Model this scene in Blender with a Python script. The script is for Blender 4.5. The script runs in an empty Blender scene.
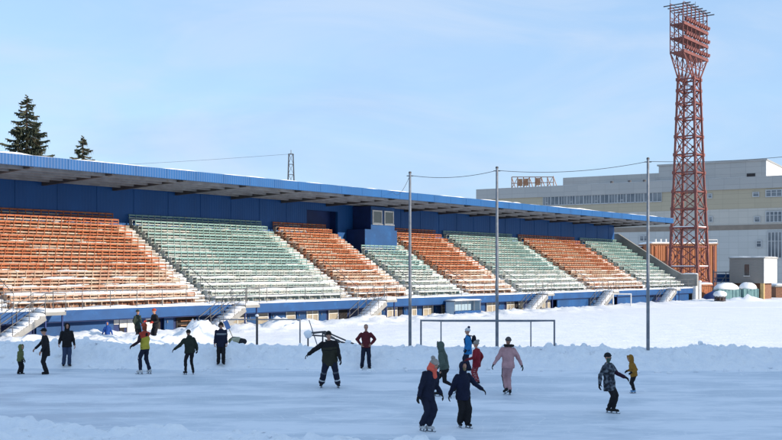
import bpy, math, random
from mathutils import Vector, Matrix, noise
R = math.radians
rnd = random.Random(11)
sc = bpy.context.scene
COL = sc.collection
V = Vector
F_PX = 1000.0; EYE = 3.9; HOR = 270.0; CX = 391.0

def at(px, py, Y):
    """the world point seen at a photo pixel, Y metres out"""
    return V(((px-CX)/F_PX*Y, Y, EYE-(py-HOR)/F_PX*Y))

# ------------------------------------------------------------------ mesh helper
class MB:
    def __init__(s): s.v=[]; s.f=[]; s.m=[]
    def add(s, vs, fs, m=0):
        o=len(s.v); s.v.extend([tuple(p) for p in vs])
        for f in fs: s.f.append(tuple(i+o for i in f)); s.m.append(m)
    def box(s, x0,x1,y0,y1,z0,z1,m=0):
        s.add([(x0,y0,z0),(x1,y0,z0),(x1,y1,z0),(x0,y1,z0),(x0,y0,z1),(x1,y0,z1),(x1,y1,z1),(x0,y1,z1)],
              [(3,2,1,0),(4,5,6,7),(0,1,5,4),(1,2,6,5),(2,3,7,6),(3,0,4,7)],m)
    def beam(s,p0,p1,w,h,m=0,up=V((0,0,1))):
        p0=V(p0);p1=V(p1);d=(p1-p0).normalized()
        if abs(d.dot(up))>.98: up=V((1,0,0))
        a=d.cross(up).normalized()*w/2; b=a.cross(d).normalized()*h/2
        s.add([p0-a-b,p0+a-b,p0+a+b,p0-a+b,p1-a-b,p1+a-b,p1+a+b,p1-a+b],
              [(3,2,1,0),(4,5,6,7),(0,1,5,4),(1,2,6,5),(2,3,7,6),(3,0,4,7)],m)
    def tube(s,pts,r,n=8,m=0):
        pts=[V(p) for p in pts]
        rs=r if isinstance(r,(list,tuple)) else [r]*len(pts)
        rings=[]; a=None
        for i,p in enumerate(pts):
            d=(pts[min(i+1,len(pts)-1)]-pts[max(i-1,0)]).normalized()
            if a is None:
                a=d.cross(V((0,0,1)) if abs(d.z)<.95 else V((1,0,0))).normalized()
            else:
                a=(a-d*a.dot(d)).normalized()
            b=d.cross(a)
            rings.append([p+(a*math.cos(k*2*math.pi/n)+b*math.sin(k*2*math.pi/n))*rs[i] for k in range(n)])
        s.loft(rings,m)
    def loft(s,rings,m=0):
        n=len(rings[0]); vs=[q for r in rings for q in r]; fs=[]
        for i in range(len(rings)-1):
            for k in range(n):
                fs.append((i*n+k,i*n+(k+1)%n,(i+1)*n+(k+1)%n,(i+1)*n+k))
        fs.append(tuple(range(n-1,-1,-1))); L=(len(rings)-1)*n
        fs.append(tuple(L+k for k in range(n)))
        s.add(vs,fs,m)
    def capsule(s,p0,p1,r0,r1,n=12,m=0):
        p0=V(p0);p1=V(p1);d=(p1-p0)
        if d.length<1e-5: d=V((0,0,1e-4))
        L=d.length; d=d/L
        a=d.cross(V((0,0,1)) if abs(d.z)<.95 else V((1,0,0))).normalized(); b=d.cross(a)
        rings=[]
        for q in (-75,-45,-15): 
            t=R(q); rings.append((p0+d*r0*math.sin(t),r0*math.cos(t)))
        for q in (15,45,75):
            t=R(q); rings.append((p1+d*r1*math.sin(t),r1*math.cos(t)))
        s.loft([[c+(a*math.cos(k*2*math.pi/n)+b*math.sin(k*2*math.pi/n))*rr for k in range(n)] for c,rr in rings],m)
    def ball(s,c,rx,ry,rz,n=14,k=8,m=0,M=None):
        c=V(c); rings=[]
        for i in range(k):
            t=-math.pi/2+math.pi*(i+.5)/k
            ring=[]
            for j in range(n):
                q=V((rx*math.cos(t)*math.cos(j*2*math.pi/n),ry*math.cos(t)*math.sin(j*2*math.pi/n),rz*math.sin(t)))
                if M: q=M@q
                ring.append(c+q)
            rings.append(ring)
        s.loft(rings,m)
    def prism(s,poly,x0,x1,m=0):
        """polygon in (y,z), extruded along x"""
        n=len(poly)
        s.add([(x0,y,z) for y,z in poly]+[(x1,y,z) for y,z in poly],
              [tuple(range(n)),tuple(range(2*n-1,n-1,-1))]+[((i+1)%n,i,n+i,n+(i+1)%n) for i in range(n)],m)
    def snow_strip(s,x0,x1,y0,y1,z,h,seed=0,gap=0.0,step=.35,m=0,lump=.6):
        """an irregular ridge of settled snow along x"""
        n=max(2,int((x1-x0)/step)); ring=[]
        def flush():
            nonlocal ring
            if len(ring)>1: s.loft(ring,m)
            ring=[]
        for i in range(n+1):
            x=x0+(x1-x0)*i/n
            q=noise.noise(V((x*.55+seed*7.1,seed*3.3,z)))
            q2=noise.noise(V((x*2.1+seed*17,seed*1.7,z)))
            if q*.5+.5+q2*.25<gap: flush(); continue
            hh=h*(1-lump/2+lump*q+lump*.6*q2); hh=max(hh,.02)
            w=(y1-y0); e=.12*w*q2
            a=y0+abs(e)*.5; b=y1-abs(e)*.3
            ring.append([V((x,a,z)),V((x,a+.08*w,z+hh*.75)),V((x,a+.35*w,z+hh)),V((x,b-.2*w,z+hh*.95)),V((x,b,z+hh*.3)),V((x,b,z))])
        flush()
    def build(s,name,mats,parent=None,smooth=False,fix=True):
        me=bpy.data.meshes.new(name); me.from_pydata(s.v,[],s.f)
        for m in (mats if isinstance(mats,(list,tuple)) else [mats]): me.materials.append(m)
        me.polygons.foreach_set('material_index',s.m)
        if smooth: me.polygons.foreach_set('use_smooth',[True]*len(s.f))
        if fix:
            import bmesh
            bm=bmesh.new(); bm.from_mesh(me); bmesh.ops.recalc_face_normals(bm,faces=bm.faces); bm.to_mesh(me); bm.free()
        me.update()
        o=bpy.data.objects.new(name,me); COL.objects.link(o)
        if parent: o.parent=parent
        return o

def tag(o,label,cat,group=None):
    o['label']=label; o['category']=cat
    if group: o['group']=group
    return o
def thing(name,label,cat,loc=(0,0,0),rz=0,group=None):
    o=bpy.data.objects.new(name,None); COL.objects.link(o)
    o.location=loc; o.rotation_euler=(0,0,rz); o.empty_display_size=.3
    return tag(o,label,cat,group)
def struct(o,kind='structure'):
    o['kind']=kind; return o

# ------------------------------------------------------------------ materials
def mat(name,c1,c2=None,scale=4,rough=.7,bump=0,bscale=None,metal=0,spec=.4,detail=6,lo=.35,hi=.65,stretch=(1,1,1),rand=True,c3=None,s3=1.2,lo3=.55,hi3=.7,transmission=0):
    m=bpy.data.materials.new(name); m.use_nodes=True
    N=m.node_tree.nodes; L=m.node_tree.links; P=N['Principled BSDF']
    P.inputs['Roughness'].default_value=rough; P.inputs['Metallic'].default_value=metal
    P.inputs['Specular IOR Level'].default_value=spec
    P.inputs['Base Color'].default_value=(*c1,1)
    if transmission: P.inputs['Transmission Weight'].default_value=transmission
    tc=N.new('ShaderNodeTexCoord'); mp=N.new('ShaderNodeMapping'); mp.inputs['Scale'].default_value=stretch
    L.new(tc.outputs['Object'],mp.inputs['Vector'])
    vec=mp.outputs['Vector']
    if rand:
        oi=N.new('ShaderNodeObjectInfo'); ml=N.new('ShaderNodeMath'); ml.operation='MULTIPLY'; ml.inputs[1].default_value=57.0
        L.new(oi.outputs['Random'],ml.inputs[0])
        ad=N.new('ShaderNodeVectorMath'); ad.operation='ADD'
        L.new(vec,ad.inputs[0]); L.new(ml.outputs[0],ad.inputs[1]); vec=ad.outputs['Vector']
    def nz(sc_,det):
        n=N.new('ShaderNodeTexNoise'); n.inputs['Scale'].default_value=sc_; n.inputs['Detail'].default_value=det
        L.new(vec,n.inputs['Vector']); return n
    def ramp(n,a,b):
        r=N.new('ShaderNodeMapRange'); r.inputs['From Min'].default_value=a; r.inputs['From Max'].default_value=b
        L.new(n.outputs['Fac'],r.inputs['Value']); return r.outputs['Result']
    last=None
    if c2:
        n=nz(scale,detail); mx=N.new('ShaderNodeMix'); mx.data_type='RGBA'
        mx.inputs[6].default_value=(*c1,1); mx.inputs[7].default_value=(*c2,1)
        L.new(ramp(n,lo,hi),mx.inputs[0]); last=mx.outputs[2]
    if c3:
        n=nz(s3,8); mx=N.new('ShaderNodeMix'); mx.data_type='RGBA'
        if last: L.new(last,mx.inputs[6])
        else: mx.inputs[6].default_value=(*c1,1)
        mx.inputs[7].default_value=(*c3,1)
        L.new(ramp(n,lo3,hi3),mx.inputs[0]); last=mx.outputs[2]
    if last: L.new(last,P.inputs['Base Color'])
    if bump:
        n=nz(bscale or scale*3,6); b=N.new('ShaderNodeBump'); b.inputs['Strength'].default_value=bump; b.inputs['Distance'].default_value=.05
        L.new(n.outputs['Fac'],b.inputs['Height']); L.new(b.outputs['Normal'],P.inputs['Normal'])
    return m
def emat_wave(name,c1,c2,axis,scale,rough=.6,depth=.03,rand=False):
    """corrugated sheet: the ridges are a wave bump along one axis"""
    m=mat(name,c1,c2,scale=.8,rough=rough,lo=.3,hi=.75,rand=rand,stretch=(1,1,.25))
    N=m.node_tree.nodes; L=m.node_tree.links; P=N['Principled BSDF']
    tc=N.new('ShaderNodeTexCoord'); w=N.new('ShaderNodeTexWave'); w.bands_direction=axis; w.inputs['Scale'].default_value=scale
    L.new(tc.outputs['Object'],w.inputs['Vector'])
    b=N.new('ShaderNodeBump'); b.inputs['Strength'].default_value=.7; b.inputs['Distance'].default_value=depth
    L.new(w.outputs['Fac'],b.inputs['Height']); L.new(b.outputs['Normal'],P.inputs['Normal'])
    return m
M={}
M['snow']=mat('snow',(.88,.89,.90),(.82,.84,.87),scale=.7,rough=.75,bump=.5,bscale=7,spec=.2,rand=False,c3=(.86,.86,.87),s3=3)
M['snow_lump']=mat('snow_lumps',(.88,.89,.90),(.80,.83,.87),scale=2.5,rough=.75,bump=.6,bscale=12,spec=.2,rand=False)
M['orange']=mat('orange_bench_paint',(.42,.125,.045),(.30,.088,.036),scale=2,rough=.65,c3=(.36,.22,.12),s3=5,lo3=.55,hi3=.68,bump=.2,bscale=30)
M['green']=mat('mint_bench_paint',(.225,.38,.365),(.165,.29,.285),scale=2,rough=.65,c3=(.35,.34,.28),s3=5,lo3=.58,hi3=.72,bump=.2,bscale=30)
M['worn_orange']=mat('worn_orange_wood',(.37,.16,.095),(.48,.38,.29),scale=1.4,rough=.75,lo=.33,hi=.58,bump=.3,bscale=30)
M['worn_green']=mat('worn_mint_wood',(.28,.37,.36),(.45,.46,.43),scale=1.4,rough=.75,lo=.38,hi=.66,bump=.3,bscale=30)
M['concrete']=mat('stand_concrete',(.22,.19,.165),(.30,.265,.23),scale=1.1,rough=.85,bump=.3,bscale=14,c3=(.52,.50,.47),s3=2.4,lo3=.56,hi3=.66,rand=False)
M['riser_orange']=mat('brown_painted_riser',(.25,.10,.055),(.20,.13,.09),scale=1.3,rough=.8,bump=.2,c3=(.55,.48,.42),s3=4,lo3=.55,hi3=.66)
M['riser_green']=mat('grey_green_riser',(.25,.29,.27),(.20,.21,.20),scale=1.3,rough=.8,bump=.2,c3=(.55,.55,.53),s3=4,lo3=.53,hi3=.66)
M['parapet']=mat('parapet_concrete',(.30,.30,.29),(.23,.23,.22),scale=.9,rough=.85,bump=.25,bscale=10,rand=False)
M['blue']=mat('blue_wall_paint',(.005,.070,.225),(.004,.052,.17),scale=.7,rough=.55,bump=.12,bscale=6,rand=False,c3=(.012,.11,.31),s3=1.7,lo3=.6,hi3=.8)
M['blue_dull']=mat('blue_door_paint',(.007,.07,.22),(.006,.05,.16),scale=1.5,rough=.5,bump=.1)
M['navy']=mat('navy_paint_and_shade',(.010,.032,.14),(.008,.024,.10),scale=1.2,rough=.6,rand=False)
M['wall_blue']=emat_wave('blue_back_wall',(.004,.078,.27),(.003,.062,.215),'X',1.3,depth=.012)
M['fascia']=emat_wave('blue_fascia_sheet',(.003,.086,.26),(.002,.068,.21),'X',1.6,rough=.5,depth=.010)
M['cream']=mat('cream_panel',(.36,.32,.24),(.28,.25,.2),scale=2,rough=.7,bump=.1)
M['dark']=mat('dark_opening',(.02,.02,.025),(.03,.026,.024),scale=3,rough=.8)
M['grey_sheet']=emat_wave('roof_underside_sheet',(.50,.50,.49),(.36,.36,.36),'X',2.0,depth=.03)
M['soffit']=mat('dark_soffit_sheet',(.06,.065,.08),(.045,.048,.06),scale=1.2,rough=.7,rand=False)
M['purlin']=mat('grey_purlin_paint',(.30,.305,.32),(.21,.21,.22),scale=1.5,rough=.6,c3=(.22,.20,.18),s3=2.5,lo3=.58,hi3=.75)
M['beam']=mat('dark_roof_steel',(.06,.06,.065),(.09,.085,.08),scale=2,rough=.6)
M['steel']=mat('galvanised_tube',(.20,.22,.25),(.14,.155,.18),scale=5,rough=.45,metal=.3,rand=True)
M['dark_steel']=mat('dark_steel_tube',(.05,.055,.065),(.085,.08,.08),scale=6,rough=.5,metal=.2)
M['rail']=mat('railing_steel',(.09,.10,.115),(.16,.155,.15),scale=4,rough=.5,metal=.2)
M['white']=mat('white_paint_and_sunlight',(.70,.70,.68),(.58,.58,.56),scale=3,rough=.5)
M['glass']=mat('window_glass',(.03,.035,.04),(.07,.075,.08),scale=.6,rough=.08,spec=.8,rand=True)
M['red_steel']=mat('red_oxide_steel',(.205,.066,.054),(.14,.048,.042),scale=1.5,rough=.6,bump=.1,rand=True,c3=(.33,.10,.06),s3=3,lo3=.6,hi3=.75)
M['rust']=mat('rusty_steel',(.24,.11,.06),(.36,.22,.14),scale=2,rough=.8)
M['orange_sheet']=emat_wave('orange_sheet_wall',(.36,.125,.045),(.27,.09,.036),'X',.9,depth=.06)
M['brown']=mat('dark_brown_wall',(.07,.03,.025),(.10,.045,.03),scale=2,rough=.8)
M['kiosk']=emat_wave('grey_sheet_cladding',(.22,.21,.195),(.19,.18,.17),'Z',1.6,depth=.015)
M['brick']=mat('red_brown_brick',(.17,.08,.05),(.25,.13,.08),scale=6,rough=.85)
M['ochre']=mat('ochre_plaster',(.52,.36,.16),(.42,.3,.14),scale=3,rough=.8)
M['teal']=mat('teal_plastic',(.09,.20,.22),(.13,.26,.27),scale=2,rough=.4)
M['bark']=mat('spruce_bark',(.09,.06,.045),(.05,.035,.03),scale=8,rough=.9,bump=.4)
M['needles']=mat('spruce_needles',(.030,.045,.028),(.055,.065,.04),scale=3,rough=.8)
M['needles_light']=mat('spruce_needles_brown',(.075,.062,.04),(.05,.06,.035),scale=3,rough=.8)
# ------------------------------------------------------------------ camera, light, sky
cam=bpy.data.cameras.new('camera'); co=bpy.data.objects.new('camera',cam); COL.objects.link(co)
co.location=(0,0,EYE); co.rotation_euler=(R(90),0,0)
cam.sensor_width=36; cam.lens=36*F_PX/782; cam.shift_y=50/782; cam.clip_end=6000; cam.clip_start=.1
sc.camera=co
SUN_AZ=R(117); SUN_EL=R(17.5)     # azimuth clockwise from +Y
sdir=V((math.sin(SUN_AZ)*math.cos(SUN_EL),math.cos(SUN_AZ)*math.cos(SUN_EL),math.sin(SUN_EL)))
sl=bpy.data.lights.new('sun','SUN'); so=bpy.data.objects.new('sun',sl); COL.objects.link(so)
sl.energy=3.2; sl.angle=R(.53); sl.color=(1,.86,.70)
so.rotation_euler=(-sdir).to_track_quat('-Z','Y').to_euler(); so.location=(60,-40,60)
w=bpy.data.worlds.new('World'); sc.world=w; w.use_nodes=True
N=w.node_tree.nodes; L=w.node_tree.links; bg=N['Background']
sky=N.new('ShaderNodeTexSky'); sky.sky_type='NISHITA'; sky.sun_disc=False
sky.sun_elevation=SUN_EL; sky.sun_rotation=SUN_AZ; sky.altitude=80; sky.air_density=1.0; sky.dust_density=.4; sky.ozone_density=2.5
bg.inputs['Strength'].default_value=.15
# thin high cloud: a pale veil broken by stretched noise over the sky dome
tc=N.new('ShaderNodeTexCoord'); mp=N.new('ShaderNodeMapping'); mp.inputs['Scale'].default_value=(1.6,1.0,5.0); mp.inputs['Rotation'].default_value=(0,R(-14),0)
L.new(tc.outputs['Generated'],mp.inputs['Vector'])
nz=N.new('ShaderNodeTexNoise'); nz.inputs['Scale'].default_value=1.7; nz.inputs['Detail'].default_value=7; nz.inputs['Roughness'].default_value=.55; nz.inputs['Distortion'].default_value=.6
L.new(mp.outputs['Vector'],nz.inputs['Vector'])
mr=N.new('ShaderNodeMapRange'); mr.interpolation_type='SMOOTHSTEP'; mr.inputs['From Min'].default_value=.40; mr.inputs['From Max'].default_value=.75; mr.inputs['To Min'].default_value=.68; mr.inputs['To Max'].default_value=.90
L.new(nz.outputs['Fac'],mr.inputs['Value'])
mx=N.new('ShaderNodeMix'); mx.data_type='RGBA'; mx.inputs[7].default_value=(1.65,2.45,3.6,1)
L.new(mr.outputs['Result'],mx.inputs[0]); L.new(sky.outputs['Color'],mx.inputs[6])
mp2=N.new('ShaderNodeMapping'); mp2.inputs['Scale'].default_value=(2.2,1.0,7.5); mp2.inputs['Rotation'].default_value=(0,R(-22),R(20)); mp2.inputs['Location'].default_value=(.9,.3,.2)
L.new(tc.outputs['Generated'],mp2.inputs['Vector'])
nz2=N.new('ShaderNodeTexNoise'); nz2.inputs['Scale'].default_value=1.5; nz2.inputs['Detail'].default_value=8; nz2.inputs['Roughness'].default_value=.58; nz2.inputs['Distortion'].default_value=.9
L.new(mp2.outputs['Vector'],nz2.inputs['Vector'])
mr2=N.new('ShaderNodeMapRange'); mr2.interpolation_type='SMOOTHSTEP'; mr2.inputs['From Min'].default_value=.38; mr2.inputs['From Max'].default_value=.72; mr2.inputs['To Max'].default_value=.52
L.new(nz2.outputs['Fac'],mr2.inputs['Value'])
mx2=N.new('ShaderNodeMix'); mx2.data_type='RGBA'; mx2.inputs[7].default_value=(2.55,3.0,3.7,1)
L.new(mr2.outputs['Result'],mx2.inputs[0]); L.new(mx.outputs[2],mx2.inputs[6]); L.new(mx2.outputs[2],bg.inputs['Color'])
sc.view_settings.view_transform='Standard'; sc.view_settings.look='None'; sc.view_settings.gamma=1; sc.view_settings.exposure=.82

# ------------------------------------------------------------------ ground, rink, snow banks
SA=R(51.0); UX=V((math.cos(SA),math.sin(SA),0)); NX=V((-math.sin(SA),math.cos(SA),0))
P1=V((37.1,122.0,0))
def P(t,D,z): return P1+NX*D-UX*t+V((0,0,z))
def tpx(px,D=0):
    x=(px-CX)/F_PX; b=P1+NX*D
    return (b.x-b.y*x)/(UX.x-UX.y*x)
def sstep(a,b,x):
    t=min(1,max(0,(x-a)/(b-a))); return t*t*(3-2*t)
def fbm(x,y,s,o=3,seed=0):
    r=0;a=1
    for k in range(o): r+=a*noise.noise(V((x*s,y*s,seed+k*9.1))); s*=2.1; a*=.5
    return r
def crest(x): return 41.5-.03*x+.15*noise.noise(V((x*.25,3,0)))
def crest_h(x): return .70+.16*sstep(-4,-14,x)+.11*noise.noise(V((x*.35,8,0)))+.06*noise.noise(V((x*1.3,8,4)))
def field_h(x,y):
    z=.2+.022*fbm(x,y,.22,3,2)+.022*fbm(x,y,1.3,4,5)
    D=(V((x,y,0))-P1).dot(NX); t=-(V((x,y,0))-P1).dot(UX)
    if -2<t<112 and -8<D<1.2:                       # cleared snow heaped in front of the stand
        k=sstep(-6.5,-2.2,D)*(1-sstep(-.6,.6,D))
        q=.35+.8*fbm(x,y,.45,4,11)
        z+=k*clods(x,y)*.8+k*max(0,q)*.36*(.45+.55*sstep(20,70,t))
    for hx,hy,hr,hh in HEAPS:
        d2=((x-hx)**2+(y-hy)**2)/(hr*hr)
        if d2<4: z+=hh*math.exp(-d2*1.6)*(1+.9*fbm(x,y,1.1,4,20))+1.3*min(1,hh*2.5)*clods(x,y)*math.exp(-d2*1.2)
    # a trodden line of footprints and an old ski track
    yy=y-(47.4+.05*x+.5*noise.noise(V((x*.2,1,1))))
    if abs(yy)<.5: z-=.10*max(0,noise.noise(V((x*1.7,y*2.0,3))))*(1-abs(yy)/.5)
    yy=y-(53.0-.08*x); 
    if abs(yy)<.3: z-=.05*(1-abs(yy)/.3)
    yy=y-(99-.0*x)
    if abs(yy)<.7 and x>18: z-=.22*(1-abs(yy)/.7)
    return z
def clods(x,y):
    # broken blocks thrown up by the plough: rounded cells of two sizes, not everywhere
    r=0
    for s,h,th in ((1.7,.21,-.15),(3.9,.11,-.1)):
        d=noise.voronoi(V((x*s,y*s,s)))[0]
        k=max(0,1-(d[0]/.62)**2); e=min(1,max(0,(d[1]-d[0])*3))
        m=noise.noise(V((x*.8,y*.8,s*7)))
        r+=h*k*e*sstep(th-.2,th+.25,m)
    return r
def bank_z(x,y):
    d=y-crest(x); H=crest_h(x)
    toe=2.75+.35*noise.noise(V((x*.3,5,2)))
    if d<-.35:
        k=sstep(-toe,-.35,d); k=.75*k+.25*sstep(-toe*.75,-toe*.35,d)
        z=-.06+(H+.06)*k
    else:
        z=H+(field_h(x,y)-H)*sstep(-.1,2.0,d)
    a=math.exp(-((d+.95)/1.0)**2)
    lump=noise.noise(V((x*1.15,y*1.15,1)))*.55+abs(noise.noise(V((x*2.4,y*2.6,4))))*.55+noise.noise(V((x*5.2,y*5.6,7)))*.22
    z+=a*(.24+.10*sstep(0,-12,x))*lump+a*.05*noise.noise(V((x*10.5,y*11,9)))+.02*noise.noise(V((x*7,y*7,2)))*sstep(-toe,-toe+.6,d)
    z+=clods(x,y)*(1-.75*sstep(-.7,-.15,d))*(a*.9+.10*sstep(-toe-.2,-toe+.3,d)*(1-sstep(.3,1.2,d)))
    return z
HEAPS=[]
def heap(px,py,Y,r,h): p=at(px,py,Y); HEAPS.append((p.x,p.y,r,h))
heap(196,335,51.2,1.6,.55); heap(205,330,52.5,1.3,.35); heap(105,340,49.0,1.5,.25); heap(150,338,50,1.8,.30); heap(215,338,51,1.2,.3)
heap(283,325,64,2,.3); heap(455,312,88,2.5,.3); heap(750,302,119,2.4,.42); heap(742,302.5,118,1.5,.25)
def grid(name,xs,ys,fn,m):
    mb=MB(); nx=len(xs)
    vs=[(x,y,fn(x,y)) for y in ys for x in xs]
    fs=[(j*nx+i,j*nx+i+1,(j+1)*nx+i+1,(j+1)*nx+i) for j in range(len(ys)-1) for i in range(nx-1)]
    mb.add(vs,fs); return mb.build(name,m,smooth=True,fix=False)
def fr(a,b,s):
    n=max(1,int(round((b-a)/s))); return [a+(b-a)*i/n for i in range(n+1)]
struct(grid('ground',[-3000,-400,-100,100,400,3000],[-600,-100,0,140,400,1500,4500],lambda x,y:-.45,M['snow']))
struct(grid('snow_bank',fr(-30,-18,.4)[:-1]+fr(-18,18,.07)+fr(18,32,.4)[1:],fr(38.0,42.6,.07)[:-1]+fr(42.6,44.2,.2),bank_z,M['snow_lump']))
ys=fr(44.2,60,.22)[:-1]+fr(60,90,.4)[:-1]+fr(90,130,.6)[:-1]+fr(130,260,5)
struct(grid('snow_field',fr(-80,-32,2)[:-1]+fr(-32,20,.24)[:-1]+fr(20,62,.55)[:-1]+fr(62,160,5),ys,lambda x,y: field_h(x,y) if y>44.3 else bank_z(x,44.2),M['snow']))
def near_edge(x): return 19.85-.30*x+.35*noise.noise(V((x*.6,2,2)))+.12*noise.noise(V((x*2.3,2,5)))
def near_z(x,y):
    d=y-near_edge(x)
    z=-.05+.5*(1-sstep(-.3,.9,d))
    a=1-sstep(.1,.8,d)
    z+=a*(.11*noise.noise(V((x*.9,y*.9,3)))+.09*abs(noise.noise(V((x*2.6,y*2.6,1))))+.04*noise.noise(V((x*6,y*6,2)))+.02*noise.noise(V((x*14,y*14,2)))+.6*clods(x,y))
    z+=.16*math.exp(-((d+.35)/.4)**2)*(noise.noise(V((x*1.5,y*1.3,6)))*.8+.5)
    return z
struct(grid('snow_ridge',fr(-24,-13,.5)[:-1]+fr(-13,5,.06)[:-1]+fr(5,20,.4),fr(8,16,.25)[:-1]+fr(16,26.5,.055),near_z,M['snow_lump']))
# ice: smooth blue-grey under a scraped film of snow
mi=bpy.data.materials.new('rink_ice'); mi.use_nodes=True; N=mi.node_tree.nodes; L=mi.node_tree.links; Pb=N['Principled BSDF']
tc=N.new('ShaderNodeTexCoord')
def inoise(scale,stretch,det,rot=0):
    mp=N.new('ShaderNodeMapping'); mp.inputs['Scale'].default_value=stretch; mp.inputs['Rotation'].default_value=(0,0,rot); L.new(tc.outputs['Object'],mp.inputs['Vector'])
    n=N.new('ShaderNodeTexNoise'); n.inputs['Scale'].default_value=scale; n.inputs['Detail'].default_value=det; n.inputs['Roughness'].default_value=.6
    L.new(mp.outputs['Vector'],n.inputs['Vector']); return n
n1=inoise(.55,(.35,1,1),8,R(4)); n2=inoise(2.2,(.5,1.2,1),8,R(-6)); n3=inoise(16,(.25,1,1),4,R(20))
a1=N.new('ShaderNodeMath'); a1.operation='MULTIPLY_ADD'; a1.inputs[1].default_value=.35; L.new(n2.outputs['Fac'],a1.inputs[0]); L.new(n1.outputs['Fac'],a1.inputs[2])
a2=N.new('ShaderNodeMath'); a2.operation='MULTIPLY_ADD'; a2.inputs[1].default_value=.12; L.new(n3.outputs['Fac'],a2.inputs[0]); L.new(a1.outputs[0],a2.inputs[2])
rr=N.new('ShaderNodeMapRange'); rr.inputs['From Min'].default_value=.64; rr.inputs['From Max'].default_value=.82; L.new(a2.outputs[0],rr.inputs['Value'])
mx=N.new('ShaderNodeMix'); mx.data_type='RGBA'; mx.inputs[6].default_value=(.56,.63,.70,1); mx.inputs[7].default_value=(.80,.83,.87,1)
L.new(rr.outputs['Result'],mx.inputs[0])
# arcs cut by blades: thin contour lines of a slow noise
lines=None
for s_,st,k_ in ((.16,(1,1,1),46),(.11,(1.2,.8,1),60),(.3,(.7,1.1,1),30)):
    n_=inoise(s_,st,1.5,R(30*s_*9))
    m_=N.new('ShaderNodeMath'); m_.operation='MULTIPLY'; m_.inputs[1].default_value=k_; L.new(n_.outputs['Fac'],m_.inputs[0])
    f_=N.new('ShaderNodeMath'); f_.operation='FRACT'; L.new(m_.outputs[0],f_.inputs[0])
    g_=N.new('ShaderNodeMapRange'); g_.inputs['From Min'].default_value=.07; g_.inputs['From Max'].default_value=.0; L.new(f_.outputs[0],g_.inputs['Value'])
    w_=inoise(.8,(1,1,1),3); h_=N.new('ShaderNodeMapRange'); h_.inputs['From Min'].default_value=.42; h_.inputs['From Max'].default_value=.54; L.new(w_.outputs['Fac'],h_.inputs['Value'])
    q_=N.new('ShaderNodeMath'); q_.operation='MULTIPLY'; L.new(g_.outputs['Result'],q_.inputs[0]); L.new(h_.outputs['Result'],q_.inputs[1])
    if lines is None: lines=q_.outputs[0]
    else:
        e_=N.new('ShaderNodeMath'); e_.operation='MAXIMUM'; L.new(lines,e_.inputs[0]); L.new(q_.outputs[0],e_.inputs[1]); lines=e_.outputs[0]
lm=N.new('ShaderNodeMath'); lm.operation='MULTIPLY'; lm.inputs[1].default_value=.5; L.new(lines,lm.inputs[0])
mxl=N.new('ShaderNodeMix'); mxl.data_type='RGBA'; mxl.inputs[7].default_value=(.90,.91,.92,1)
L.new(lm.outputs[0],mxl.inputs[0]); L.new(mx.outputs[2],mxl.inputs[6]); L.new(mxl.outputs[2],Pb.inputs['Base Color'])
ro=N.new('ShaderNodeMapRange'); ro.inputs['To Min'].default_value=.42; ro.inputs['To Max'].default_value=.75; L.new(rr.outputs['Result'],ro.inputs['Value']); L.new(ro.outputs['Result'],Pb.inputs['Roughness'])
bp=N.new('ShaderNodeBump'); bp.inputs['Strength'].default_value=.25; bp.inputs['Distance'].default_value=.02; L.new(a2.outputs[0],bp.inputs['Height']); L.new(bp.outputs['Normal'],Pb.inputs['Normal'])
Pb.inputs['Specular IOR Level'].default_value=.2
struct(grid('rink_ice',[-60,-20,20,60],[6,20,30,40.2],lambda x,y:0,mi))

# loose broken lumps along the banks: nobody could count them
def clod_field(spots,name):
    mb=MB(); r=random.Random(5)
    for x,y,z,s in spots:
        M3=Matrix.Rotation(r.uniform(0,6),3,'Z')@Matrix.Rotation(r.uniform(-.6,.6),3,'X')
        o_=len(mb.v); mb.ball((x,y,z),s*r.uniform(.7,1.3),s*r.uniform(.6,1),s*r.uniform(.45,.8),8,5,M=M3)
        for i in range(o_,len(mb.v)):
            v=V(mb.v[i]); d=v-V((x,y,z)); mb.v[i]=tuple(v+d*.6*noise.noise(v*(1.1/s)))
    o=mb.build(name,M['snow_lump'],smooth=False); return struct(o,'stuff')
spots=[]; r_=random.Random(21)
for k in range(420):
    x=r_.uniform(-19,18); d=r_.choice((r_.uniform(-3.6,-2.3),r_.uniform(-2.4,-.2),r_.uniform(-.6,.6)))
    if noise.noise(V((x*.5,4,d)))<-.05: continue
    y=crest(x)+d; s=.03+.11*r_.random()**3; spots.append((x,y,max(0,bank_z(x,y))+s*.25,s))
for k in range(260):
    x=r_.uniform(-11,5); y=near_edge(x)+r_.uniform(-3.5,1.4)
    s=.02+.07*r_.random()**3; spots.append((x,y,max(0,near_z(x,y))+s*.25,s))
clod_field(spots,'snow_crumbs')
# ------------------------------------------------------------------ grandstand (local x along the stand, y to the back)
G=thing('grandstand','long blue roofed grandstand with orange and mint bench rows beyond the snowy field','grandstand',P1,SA)
DW=10.55; TEND=104.0; NROW=13; D0=1.08; DS=.722; Z0=1.72; ZS=.44; RT=9.68
def zrow(i): return Z0+ZS*i
def drow(i): return D0+DS*i
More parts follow.
